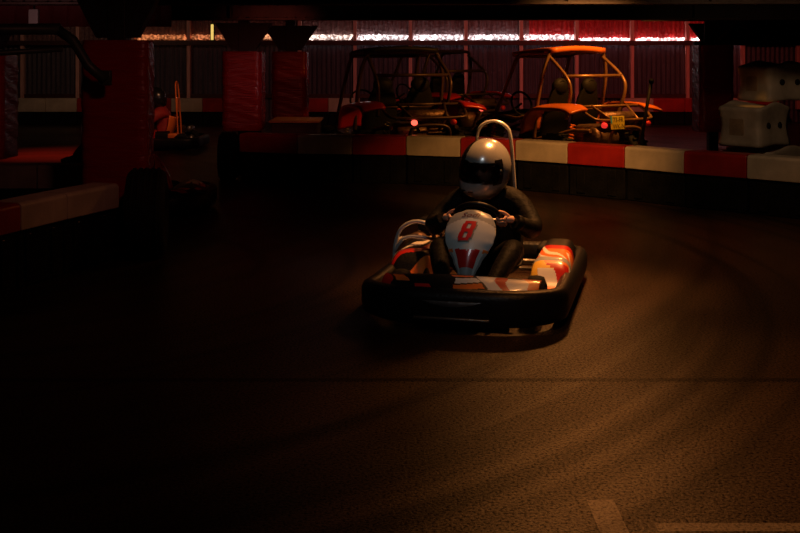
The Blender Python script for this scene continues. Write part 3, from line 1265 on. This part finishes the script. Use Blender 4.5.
    # --- seat
    def seat(u, v):
        s = 2 * u - 1
        c = bez([(0, -0.14, 0.13), (0, 0.10, 0.09), (0, 0.32, 0.10), (0, 0.44, 0.26), (0, 0.52, 0.52)], 8)
        t = v * (len(c) - 1)
        i = min(int(t), len(c) - 2)
        p = c[i].lerp(c[i + 1], t - i)
        wdt = 0.20 + 0.03 * math.sin(PI * v)
        lift = abs(s) ** 3
        return Vector((s * wdt, p.y - 0.10 * lift * max(0, v - 0.45) * 2, p.z + 0.11 * lift * (1 - v * 0.6)))
    b = MB()
    b.grid(seat, 20, 24)
    o = b.build('seat', M['seat'], r_)
    so = o.modifiers.new('t', 'SOLIDIFY')
    so.thickness = 0.014
    # --- roll hoop with pad
    b = MB()
    hoop = bez([(0.175, 0.56, 0.10), (0.155, 0.54, 0.40), (0.14, 0.52, 0.70), (0.118, 0.50, 1.00), (0.085, 0.495, 1.085), (0.01, 0.49, 1.12), (-0.07, 0.49, 1.10),
                (-0.115, 0.495, 1.03), (-0.125, 0.51, 0.85), (-0.14, 0.53, 0.5), (-0.15, 0.55, 0.10)], 5)
    b.tube(hoop, 0.013, 10)
    hp = b.build('roll_hoop', M['chrome'], r_)
    b = MB()
    b.box((0.015, 0.515, 0.74), (0.20, 0.035, 0.22), bev=0.014)
    b.build('headrest', M['seat'], hp)
    # --- engine on the driver's right, with guard
    eg = None
    b = MB()
    b.box((-0.46, 0.42, 0.23), (0.20, 0.26, 0.20), bev=0.02)
    b.lathe([(0.075, -0.02), (0.085, 0.0), (0.085, 0.05), (0.06, 0.06), (0.001, 0.065)], (-0.50, 0.26, 0.27), 'Y', 18)
    for i in range(6):
        b.box((-0.42, 0.46, 0.26 + i * 0.018), (0.15, 0.17, 0.008))
    eg = b.build('engine', M['engine_alloy'], r_)
    b = MB()
    b.box((-0.44, 0.40, 0.40), (0.14, 0.17, 0.09), bev=0.02)
    b.build('air_filter', M['black_plastic'], eg)
    b = MB()
    g = bez([(-0.62, 0.10, 0.12), (-0.62, 0.11, 0.28), (-0.58, 0.13, 0.40), (-0.48, 0.14, 0.45), (-0.38, 0.14, 0.42), (-0.34, 0.13, 0.30)], 6)
    b.tube(g, 0.014, 8)
    g = bez([(-0.62, 0.10, 0.25), (-0.55, 0.11, 0.34), (-0.44, 0.12, 0.35), (-0.33, 0.12, 0.33)], 6)
    b.tube(g, 0.012, 8)
    b.tube(bez([(-0.62, 0.11, 0.28), (-0.64, 0.3, 0.30), (-0.62, 0.55, 0.26)], 6), 0.013, 8)
    b.build('engine_guard', M['chrome'], eg)
    b = MB()
    b.lathe([(0.03, -0.14), (0.055, -0.13), (0.055, 0.13), (0.03, 0.14)], (-0.44, 0.64, 0.30), 'X', 16)
    b.build('silencer', M['steel'], eg)
    # --- fuel tank on the other side, behind the seat edge
    b = MB()
    b.box((0.42, 0.50, 0.20), (0.22, 0.24, 0.16), bev=0.03)
    b.build('fuel_tank', M['seat'], r_)
    # --- pedals, tie rods
    for sx in (-1, 1):
        b = MB()
        b.tube([(sx * 0.13, -0.70, 0.07), (sx * 0.13, -0.77, 0.22)], 0.008, 6)
        b.box((sx * 0.13, -0.765, 0.20), (0.06, 0.012, 0.07), rot=(R(-20), 0, 0), bev=0.004)
        b.build('pedal', M['steel'], r_)
        b = MB()
        b.tube([(sx * 0.03, -0.52, 0.13), (sx * 0.40, -0.50, 0.13)], 0.008, 6)
        b.build('tie_rod', M['chrome'], r_)
    # --- wheels
    for (sx, y, rad, wd) in ((-1, -0.52, 0.128, 0.12), (1, -0.52, 0.128, 0.12), (-1, 0.66, 0.14, 0.18), (1, 0.66, 0.14, 0.18)):
        b = MB()
        tyre_mesh(b, rad - 0.003, wd, 0.065, (0, 0, 0), 'X', 0, 32)
        wl = b.build('wheel', M['rubber'], r_, loc=(sx * (0.42 if y < 0 else 0.46), y, rad))
        b = MB()
        b.lathe([(0.066, -wd * 0.42), (0.05, -wd * 0.2), (0.02, -wd * 0.15), (0.02, wd * 0.15), (0.05, wd * 0.2), (0.066, wd * 0.42)], (0, 0, 0), 'X', 20)
        b.build('rim', M['steel'], wl)
    return r_




kart1 = kart()

# ------------------------------------------------------------------ drivers


def skin_mesh(verts, edges, radii, root=0, levels=2):
    me = bpy.data.meshes.new('limbs')
    me.from_pydata([tuple(v) for v in verts], edges, [])
    o = bpy.data.objects.new('limbs', me)
    COL.objects.link(o)
    sk = o.modifiers.new('skin', 'SKIN')
    sk.use_smooth_shade = True
    lay = me.skin_vertices[0].data
    for i, r in enumerate(radii):
        lay[i].radius = r if isinstance(r, tuple) else (r, r)
        lay[i].use_root = (i == root)
    sb = o.modifiers.new('sub', 'SUBSURF')
    sb.levels = levels
    sb.render_levels = levels
    dg = bpy.context.evaluated_depsgraph_get()
    out = bpy.data.meshes.new_from_object(o.evaluated_get(dg))
    vs = [v.co.copy() for v in out.vertices]
    fs = [list(p.vertices) for p in out.polygons]
    bpy.data.objects.remove(o)
    bpy.data.meshes.remove(me)
    bpy.data.meshes.remove(out)
    return vs, fs


def driver():
    r_ = empty('person', (0, 0, 0))
    V, E, RR = [], [], []

    def v(p, r, prev=None):
        V.append(Vector(p))
        RR.append(r)
        if prev is not None:
            E.append((prev, len(V) - 1))
        return len(V) - 1
    pel = v((0, 0.27, 0.24), (0.165, 0.14))
    bel = v((0, 0.30, 0.37), (0.165, 0.14), pel)
    che = v((0, 0.29, 0.50), (0.175, 0.135), bel)
    top = v((0, 0.25, 0.605), (0.15, 0.11), che)
    nk = v((0, 0.21, 0.68), 0.066, top)
    hb = v((0, 0.17, 0.75), 0.062, nk)
    arms = {}
    for s in (-1, 1):
        sh = v((s * 0.20, 0.24, 0.605), 0.092, top)
        ua = v((s * 0.29, 0.14, 0.50), 0.085, sh)
        el = v((s * 0.345, 0.03, 0.43), 0.075, ua)
        fa = v((s * 0.285, -0.05, 0.475), 0.062, el)
        wr = v((s * 0.222, -0.115, 0.52), 0.044, fa)
        hip = v((s * 0.10, 0.20, 0.20), 0.105, pel)
        th = v((s * 0.19, 0.0, 0.29), 0.093, hip)
        kn = v((s * 0.245, -0.22, 0.355), 0.073, th)
        ca = v((s * 0.20, -0.38, 0.28), 0.066, kn)
        an = v((s * 0.135, -0.60, 0.155), 0.045, ca)
        he = v((s * 0.13, -0.645, 0.125), 0.045, an)
        to = v((s * 0.13, -0.725, 0.205), 0.034, he)
    bvs, bfs = skin_mesh(V, E, RR)
    b = MB()

    def add(vs, fs, mi):
        q = [b.bm.verts.new(p) for p in vs]
        for f in fs:
            fc = b._face([q[i] for i in f])
            if fc:
                fc.material_index = mi
    add(bvs, bfs, 0)
    # head with a face
    hc = Vector((0.0, 0.125, 0.825))
    rotm = Euler((R(10), 0, R(-14))).to_matrix()
    b.mi = 1

    def head(u, w_):
        a = 2 * PI * u
        th = PI * (0.004 + 0.992 * w_)
        d = Vector((math.sin(a) * math.sin(th), -math.cos(a) * math.sin(th), -math.cos(th)))
        p = Vector((d.x * 0.075, d.y * 0.092, d.z * (0.118 if d.z > 0 else 0.100)))
        if d.z < 0:
            p.x *= 1 + 0.30 * d.z
        fr = -d.y
        if fr > 0.5:
            nz = math.exp(-(d.x / 0.13) ** 2 - ((d.z + 0.12) / 0.22) ** 2)
            ey = math.exp(-((abs(d.x) - 0.36) / 0.16) ** 2 - ((d.z - 0.08) / 0.12) ** 2)
            li = math.exp(-(d.x / 0.28) ** 2 - ((d.z + 0.50) / 0.06) ** 2)
            p.y -= 0.026 * nz - 0.012 * ey + 0.006 * li
        return hc + rotm @ p
    b.grid(head, 40, 28, closed_u=True)
    for s in (-1, 1):
        b.mi = 2
        b.ball(hc + rotm @ Vector((s * 0.031, -0.080, 0.010)), 0.014, nu=12, nv=8)
        b.mi = 1
        b.ball(hc + rotm @ Vector((s * 0.077, 0.01, 0.0)), 0.03, (0.3, 0.6, 1), 10, 8)
    b.mi = 0
    # hands closed on the wheel rim
    n_ = Vector((0, 0.73, 0.68)).normalized()
    e_ = Vector((0, -0.68, 0.73)).normalized()
    f_ = -n_
    for s in (-1, 1):
        X = Vector((s, 0, 0))
        rim = Vector((s * 0.15, -0.15, 0.53))
        # palm: wrist to knuckle row
        wr = Vector((s * 0.222, -0.115, 0.52))
        pv = [wr, wr.lerp(rim + X * 0.042 + n_ * 0.012, 0.5), rim + X * 0.036 + n_ * 0.004]
        pv2 = [pv[2] + e_ * 0.022 + f_ * 0.01, pv[2] - e_ * 0.022 + f_ * 0.01]
        a_, f2 = skin_mesh(pv + pv2, [(0, 1), (1, 2), (2, 3), (2, 4)], [0.034, (0.036, 0.026), (0.034, 0.022), 0.016, 0.016])
        add(a_, f2, 1)
        lens = (0.9, 1.05, 1.0, 0.8)
        for k in range(4):
            o_ = 0.031 - 0.0205 * k
            L_ = lens[k]
            p0 = rim + X * 0.034 + e_ * o_ + f_ * 0.006
            p1 = rim + X * 0.026 + e_ * o_ * 1.05 + f_ * 0.030 * L_
            p2 = rim + X * -0.008 + e_ * o_ * 1.05 + f_ * 0.034 * L_
            p3 = rim + X * -0.028 + e_ * o_ + f_ * 0.012 * L_
            a_, f2 = skin_mesh([pv[2] + e_ * o_ * 0.8, p0, p1, p2, p3], [(0, 1), (1, 2), (2, 3), (3, 4)], [0.0095, 0.0105, 0.0098, 0.009, 0.0078])
            add(a_, f2, 1)
        t0 = pv[1] + e_ * 0.02
        a_, f2 = skin_mesh([t0, rim + X * 0.02 + e_ * 0.035 + n_ * 0.026, rim + X * -0.006 + e_ * 0.052 + n_ * 0.022, rim + X * -0.014 + e_ * 0.066 + n_ * 0.010],
                           [(0, 1), (1, 2), (2, 3)], [0.014, 0.0125, 0.0105, 0.009])
        add(a_, f2, 1)
    me = bpy.data.meshes.new('body')
    bmesh.ops.recalc_face_normals(b.bm, faces=b.bm.faces)
    b.bm.to_mesh(me)
    b.bm.free()
    o = bpy.data.objects.new('body', me)
    COL.objects.link(o)
    for m_ in (M['jacket'], M['skin'], M['eye']):
        me.materials.append(m_)
    o.parent = r_
    # sleeve cuffs
    for s in (-1, 1):
        b = MB()
        w0 = Vector((s * 0.262, -0.075, 0.492))
        w1 = Vector((s * 0.232, -0.105, 0.513))
        b.tube([w0, w0.lerp(w1, 0.3), w1], [0.05, 0.054, 0.049], 16)
        b.build('cuff', M['jacket'], r_)
    # collar
    b = MB()
    b.tube([(0, 0.235, 0.645), (0, 0.215, 0.675), (0, 0.20, 0.705)], [0.098, 0.088, 0.08], 20)
    b.build('collar', M['jacket'], r_)
    # watch on the visible wrist
    # ---- helmet
    hl = empty('helmet', (0, 0, 0))
    bpy.data.objects.remove(hl)
    HC = Vector((0.0, 0.14, 0.838))
    HS = 1.15
    hr = Euler((R(9), R(9), R(-24))).to_matrix()

    def shell_r(d):
        """radius multipliers of the shell for direction d (front = -y)."""
        x, y, z = d
        p = Vector((x * 0.142, y * (0.168 if y > 0 else 0.165), z * (0.165 if z > 0 else 0.205)))
        if y < 0 and z < 0.05:
            k = math.exp(-((z + 0.62) / 0.32) ** 2) * max(0, -y) ** 0.6
            p.y -= 0.048 * k
        if z < -0.85:
            p.z = max(p.z, -0.182)
        return p * HS

    def shell(u, w_):
        a = 2 * PI * u
        th = PI * (0.004 + 0.90 * w_)          # from crown down, open at the bottom
        d = Vector((math.sin(a) * math.sin(th), -math.cos(a) * math.sin(th), math.cos(th)))
        return d
    NU, NV = 96, 64

    def is_open(d):
        az = math.degrees(math.atan2(d.x, -d.y))
        el = math.degrees(math.asin(max(-1, min(1, d.z))))
        t = abs(az) / 66
        return t < 1 and (-15 + 7 * t * t) < el < (20 - 5 * t ** 3)

    b = MB()
    P = [[None] * NU for _ in range(NV + 1)]
    D = [[None] * NU for _ in range(NV + 1)]
    for j in range(NV + 1):
        for i in range(NU):
            d = shell(i / NU, j / NV)
            D[j][i] = d
            P[j][i] = b.bm.verts.new(HC + hr @ shell_r(d))
    for j in range(NV):
        for i in range(NU):
            k = (i + 1) % NU
            d = (D[j][i] + D[j][k] + D[j + 1][i] + D[j + 1][k]) / 4
            d.normalize()
            if is_open(d):
                continue
            f = b._face([P[j][i], P[j][k], P[j + 1][k], P[j + 1][i]])
            az = math.degrees(math.atan2(d.x, -d.y))
            el = math.degrees(math.asin(d.z))
            # black flashes: around the eye port, a band down the side; left crown black too
            blk = (abs(az) < 76 and 18 < el < 24 and abs(az) > 8) or (60 < abs(az) < 84 and -20 < el < 28) or (abs(az) > 150 and -30 < el < 35) or (d.x < -0.34 and el > 20 and d.y < 0.5) or (abs(az) < 16 and -52 < el < -44)
            f.material_index = 1 if blk else 0
    hm = b.build('helmet', [M['helmet_silver'], M['helmet_black']], r_)
    so = hm.modifiers.new('t', 'SOLIDIFY')
    so.thickness = 0.016
    so.offset = -1
    # visor
    b = MB()

    def vis(u, w_):
        az = R(-72 + 144 * u)
        t = abs(-72 + 144 * u) / 66
        el = R(-16 + 38 * w_)
        d = Vector((math.sin(az) * math.cos(el), -math.cos(az) * math.cos(el), math.sin(el)))
        d.normalize()
        return HC + hr @ (shell_r(d) * 1.012)
    b.grid(vis, 40, 16)
    vz = b.build('visor', M['visor'], hm)
    for s in (-1, 1):
        b = MB()
        d = Vector((s * math.sin(R(74)), -math.cos(R(74)), 0.05)).normalized()
        c = HC + hr @ (shell_r(d) * 1.015)
        b.ball(c, 0.026, (0.45, 0.8, 0.8), 14, 8)
        b.build('visor_hinge', M['helmet_black'], hm)
    d = Vector((0, -1, -0.62)).normalized()
    for s in (-0.2, 0.2):
        b = MB()
        d = Vector((s, -1, -0.62)).normalized()
        b.box(HC + hr @ (shell_r(d) * 1.005), (0.035, 0.012, 0.012), rot=(R(12), 0, R(-20) + s), bev=0.004)
        b.build('chin_vent', M['helmet_black'], hm)
    return r_


drv1 = driver()

KA = R(-14)
kart1.location = (0.54, 7.25, 0)
kart1.rotation_euler = (0, 0, KA)
drv1.location = (0.54, 7.25, 0)
drv1.rotation_euler = (0, 0, KA)
tag(kart1, 'black and orange go-kart with number 8 in the middle of the track', 'go-kart', 'go-karts on the track')
tag(drv1, 'person in black jacket and silver helmet steering the number 8 kart', 'person', 'drivers in karts')

redk = {'orange': M['red_gloss'], 'panel_white': M['red_gloss'], 'chrome': M['orange'], 'white_decal': M['orange']}
k2 = copy_tree(kart1, None, {'seat': M['orange'], 'chrome': M['orange'], 'panel_white': M['red_gloss']})
k2.location = (-4.25, 18.5, 0)
k2.rotation_euler = (0, 0, R(-90))
tag(k2, 'far go-kart with an orange hoop behind the wide red pillar', 'go-kart', 'go-karts on the track')
d2 = copy_tree(drv1, None, {'jacket': M['red_suit'], 'helmet_silver': M['helmet_black']})
d2.location = k2.location
d2.rotation_euler = k2.rotation_euler
tag(d2, 'person in red suit and dark helmet driving the far kart', 'person', 'drivers in karts')
k3 = copy_tree(kart1, None, {'panel_white': M['orange'], 'panel_grey': M['red_gloss']})
k3.location = (-2.92, 11.2, 0)
k3.rotation_euler = (0, 0, R(90))
for ch in list(k3.children):
    if ch.name.startswith('roll_hoop'):
        for g in list(ch.children):
            bpy.data.objects.remove(g)
        bpy.data.objects.remove(ch)
tag(k3, 'dark go-kart nose with a red panel coming out behind the upright tyre', 'go-kart', 'go-karts on the track')
d3 = copy_tree(drv1)
d3.location = k3.location
d3.rotation_euler = k3.rotation_euler
tag(d3, 'person in dark clothes hidden behind the wide red pillar, driving a kart', 'person', 'drivers in karts')

# ------------------------------------------------------------------ off-road buggies


def buggy(cage_m, fender_m, roof_m, plate=True, roof=True, tails=((-0.37, 'tail_dim'), (0.37, 'tail_dim'))):
    """Front is +y; origin on the ground under the rear axle."""
    r_ = empty('buggy', (0, 0, 0))
    t = 0.026
    b = MB()
    for s in (-1, 1):
        # lower side rails and rear deck rails
        b.tube(bez([(s * 0.42, -0.42, 0.62), (s * 0.46, -0.1, 0.60), (s * 0.50, 0.3, 0.50), (s * 0.52, 0.9, 0.42), (s * 0.48, 1.5, 0.42), (s * 0.34, 2.15, 0.48)]), t, 8)
        # A pillar, roof rail, rear hoop leg
        b.tube(bez([(s * 0.50, 1.45, 0.75), (s * 0.49, 1.15, 1.25), (s * 0.46, 0.98, 1.55), (s * 0.44, 0.75, 1.60), (s * 0.44, 0.45, 1.61)]), t, 8)
        b.tube(bez([(s * 0.58, 0.50, 0.46), (s * 0.57, 0.45, 0.9), (s * 0.55, 0.36, 1.30), (s * 0.47, 0.32, 1.57), (s * 0.36, 0.32, 1.62), (0, 0.32, 1.62)]), t, 8)
        # rear stays
        b.tube(bez([(s * 0.46, 0.34, 1.56), (s * 0.48, -0.02, 1.30), (s * 0.47, -0.10, 1.10), (s * 0.44, 0.02, 0.75)]), t * 0.9, 8)
        b.tube([(s * 0.50, 1.45, 0.75), (s * 0.55, 0.9, 0.72), (s * 0.57, 0.45, 0.80)], t * 0.85, 8)
        b.tube([(s * 0.50, 1.45, 0.75), (s * 0.34, 2.15, 0.50)], t * 0.85, 8)
    for (y, z, hw) in ((0.98, 1.55, 0.46), (0.45, 1.61, 0.44), (1.45, 0.75, 0.50), (2.15, 0.49, 0.34), (0.40, 0.85, 0.56), (0.9, 0.42, 0.52), (-0.02, 1.30, 0.48)):
        b.tube([(-hw, y, z), (hw, y, z)], t * 0.85, 8)
    b.build('roll_cage', cage_m, r_)
    # rear bumper bars
    b = MB()
    b.tube(bez([(-0.52, -0.30, 0.92), (-0.50, -0.52, 0.80), (-0.36, -0.60, 0.76), (0.36, -0.60, 0.76), (0.50, -0.52, 0.80), (0.52, -0.30, 0.92)]), 0.02, 8)
    for s in (-1, 1):
        b.tube([(s * 0.30, -0.30, 0.93), (s * 0.22, -0.60, 0.76), (s * 0.12, -0.56, 0.58)], 0.018, 8)
    b.tube(bez([(-0.26, -0.58, 0.44), (-0.24, -0.62, 0.60), (-0.14, -0.63, 0.66), (0.14, -0.63, 0.66), (0.24, -0.62, 0.60), (0.26, -0.58, 0.44)]), 0.022, 8)
    b.tube([(-0.52, -0.3, 0.92), (0.52, -0.3, 0.92)], 0.018, 8)
    b.build('rear_bumper', cage_m, r_)
    if roof:
        b = MB()
        b.grid(lambda u, v: Vector((-0.46 + 0.92 * u, 0.26 + 0.86 * v, 1.665 + 0.03 * math.sin(PI * u) - 0.06 * v * v)), 12, 8)
        o = b.build('roof_panel', roof_m, r_)
        so = o.modifiers.new('t', 'SOLIDIFY')
        so.thickness = 0.065
    # hood, dash
    b = MB()
    b.grid(lambda u, v: Vector(((-0.46 + 0.92 * u) * (1 - 0.28 * v), 1.35 + 0.80 * v, 0.76 - 0.18 * v * v + 0.05 * math.sin(PI * u))), 12, 8)
    o = b.build('hood', M['dark_steel'] if cage_m is M['cage_paint'] else fender_m, r_)
    so = o.modifiers.new('t', 'SOLIDIFY')
    so.thickness = 0.03
    # floor pan
    b = MB()
    b.box((0, 0.95, 0.36), (0.96, 1.9, 0.04), bev=0.01)
    b.build('floor_pan', M['dark_steel'], r_)
    # seats
    for s in (-1, 1):
        b = MB()
        b.box((s * 0.25, 0.78, 0.46), (0.42, 0.46, 0.14), bev=0.05)
        st = b.build('seat', M['seat'], r_)
        b = MB()
        b.grid(lambda u, v: Vector((s * 0.25 + (0.23 - 0.10 * v ** 3) * math.cos(2 * PI * u), 0.52 - 0.16 * v + 0.06 * math.sin(2 * PI * u), 0.46 + 0.78 * v - 0.14 * v * abs(math.cos(2 * PI * u)) ** 2)), 20, 12, closed_u=True)
        b.ball((s * 0.25, 0.36, 1.16), 0.14, (0.95, 0.5, 0.8), 14, 8)
        b.build('seat_back', M['seat'], st)
    # steering wheel
    b = MB()
    b.tube([Vector((-0.25 + 0.17 * math.cos(2 * PI * k / 24), 1.18 + 0.06 * math.sin(2 * PI * k / 24), 0.90 + 0.16 * math.sin(2 * PI * k / 24))) for k in range(24)], 0.015, 6, closed=True)
    b.tube([(-0.25, 1.18, 0.90), (-0.25, 1.45, 0.76)], 0.015, 6)
    b.build('steering_wheel', M['rubber'], r_)
    # engine and gearbox at the rear
    b = MB()
    b.box((0.0, -0.12, 0.50), (0.46, 0.5, 0.34), bev=0.05)
    b.lathe([(0.12, -0.2), (0.15, -0.17), (0.15, 0.17), (0.12, 0.2)], (-0.16, -0.33, 0.52), 'X', 20)
    for i in range(6):
        b.box((0.12, -0.28, 0.46 + i * 0.045), (0.26, 0.26, 0.016), bev=0.004)
    b.lathe([(0.05, -0.26), (0.075, -0.24), (0.075, 0.24), (0.05, 0.26)], (0.02, -0.44, 0.78), 'X', 16)
    b.tube(bez([(0.2, -0.2, 0.6), (0.32, -0.4, 0.7), (0.25, -0.46, 0.80)]), 0.03, 8)
    b.build('engine', M['engine_alloy'], r_)
    # suspension springs and wheels
    for (s, y, rad, wd, tx) in ((-1, 0.0, 0.29, 0.27, 0.62), (1, 0.0, 0.29, 0.27, 0.62), (-1, 1.75, 0.26, 0.20, 0.55), (1, 1.75, 0.26, 0.20, 0.55)):
        b = MB()
        tyre_mesh(b, rad - 0.02, wd, 0.14, (0, 0, 0), 'X', 18, 32)
        wl = b.build('wheel', M['rubber'], r_, loc=(s * tx, y, rad))
        b = MB()
        b.lathe([(0.142, -wd * 0.36), (0.12, -wd * 0.15), (0.05, -wd * 0.08), (0.05, wd * 0.1), (0.12, wd * 0.15), (0.142, wd * 0.36)], (0, 0, 0), 'X', 20)
        b.build('rim', M['steel'], wl)
        b = MB()
        b.tube([Vector((s * (tx - 0.26 + 0.035 * math.cos(k * 0.9) - 0.0012 * k), y + 0.05 + 0.035 * math.sin(k * 0.9), 0.38 + 0.006 * k)) for k in range(50)], 0.009, 5)
        b.tube([(s * (tx - 0.1), y, 0.28), (s * 0.2, y + 0.03, 0.38)], 0.02, 6)
        b.build('suspension', M['orange'] if cage_m is M['cage_paint'] else M['steel'], r_)
    # rear fenders arching over the rear wheels
    for s in (-1, 1):
        def fen(u, v):
            x = s * (0.50 + 0.30 * u)
            c = bez([(0, 0.52, 0.60), (0, 0.46, 0.80), (0, 0.30, 0.93), (0, 0.0, 0.955), (0, -0.32, 0.95), (0, -0.46, 0.90)], 6)
            t_ = v * (len(c) - 1)
            i = min(int(t_), len(c) - 2)
            p = c[i].lerp(c[i + 1], t_ - i)
            return Vector((x, p.y, p.z - 0.05 * u * u))
        b = MB()
        b.grid(fen, 6, 24)
        o = b.build('rear_fender', fender_m, r_)
        so = o.modifiers.new('t', 'SOLIDIFY')
        so.thickness = 0.035
    for tx, tm in tails:
        b = MB()
        b.lathe([(0.001, -0.03), (0.028, -0.028), (0.036, -0.012), (0.036, 0.02), (0.02, 0.03)], (tx, -0.62, 0.70), 'Y', 14)
        tl = b.build('tail_light', M[tm], r_)
        b = MB()
        b.tube([(tx, -0.60, 0.70), (tx, -0.59, 0.77)], 0.012, 6)
        b.build('bracket', M['dark_steel'], tl)
    if plate:
        pr = empty('plate', (0, 0, 0))
        bpy.data.objects.remove(pr)
        b = MB()
        b.box((0, 0, 0), (0.235, 0.008, 0.165), bev=0.003)
        o = b.build('number_plate', M['plate_yellow'], r_, loc=(-0.19, -0.66, 0.73), rot=(R(-6), 0, 0))
        b = MB()
        b.box((-0.104, -0.006, 0.038), (0.026, 0.004, 0.09))
        b.build('country_band', M['plate_blue'], o)
        for line, z, sz in (('73-FR', 0.008, 0.085), ('WK-N', -0.073, 0.085)):
            vs, fs = text_mesh(line, sz)
            xs = [q.x for q in vs]
            cx = (min(xs) + max(xs)) / 2
            b = MB()
            bv = [b.bm.verts.new((0.012 + (q.x - cx) * 0.85, -0.0062, z + q.y)) for q in vs]
            for f in fs:
                b._face([bv[i] for i in f], False)
            b.build('characters', M['plate_ink'], o)
    return r_


bg = buggy(M['cage_paint'], M['orange'], M['orange'], tails=((-0.37, 'tail_low'), (0.37, 'tail_dim')))
bg.location = (2.52, 14.36, 0)
bg.rotation_euler = (0, 0, R(32))
tag(bg, 'orange roofed off-road buggy with a yellow number plate behind the barrier', 'buggy', 'off-road buggies behind the barrier')
dk = buggy(M['dark_cage'], M['red_gloss'], M['dark_steel'], plate=False, tails=((-0.20, 'tail'), (0.30, 'tail_dim')))
dk.location = (0.16, 14.88, 0)
dk.rotation_euler = (0, 0, R(20))
dk.scale = (1.1, 1.1, 1.0)
tag(dk, 'dark off-road buggy with a glowing red tail light, leftmost of the buggies', 'buggy', 'off-road buggies behind the barrier')
md = copy_tree(dk)
for ch in list(md.children):
    if ch.name.startswith('roof_panel'):
        bpy.data.objects.remove(ch)
md.location = (1.05, 18.3, 0)
md.rotation_euler = (0, 0, R(42))
md.scale = (1, 1, 1)
tag(md, 'dark buggy with a bright red fender, half hidden between the other two buggies', 'buggy', 'off-road buggies behind the barrier')

# flag pole standing at the right rear of the orange buggy
r_ = empty('pole', (2.92, 13.45, 0))
tag(r_, 'thin dark pole leaning right of the yellow number plate', 'pole')
b = MB()
b.tube([(0, 0, 0.0), (0.05, 0.02, 0.62), (0.16, 0.05, 1.24)], 0.022, 8)
b.build('shaft', M['dark_steel'], r_)
b = MB()
b.ball((0.165, 0.05, 1.25), 0.035, nu=10, nv=8)
b.build('grip', M['rubber'], r_)
b = MB()
b.lathe([(0.13, 0), (0.13, 0.02), (0.03, 0.05)], (0, 0, 0), 'Z', 16)
b.build('foot', M['dark_steel'], r_)
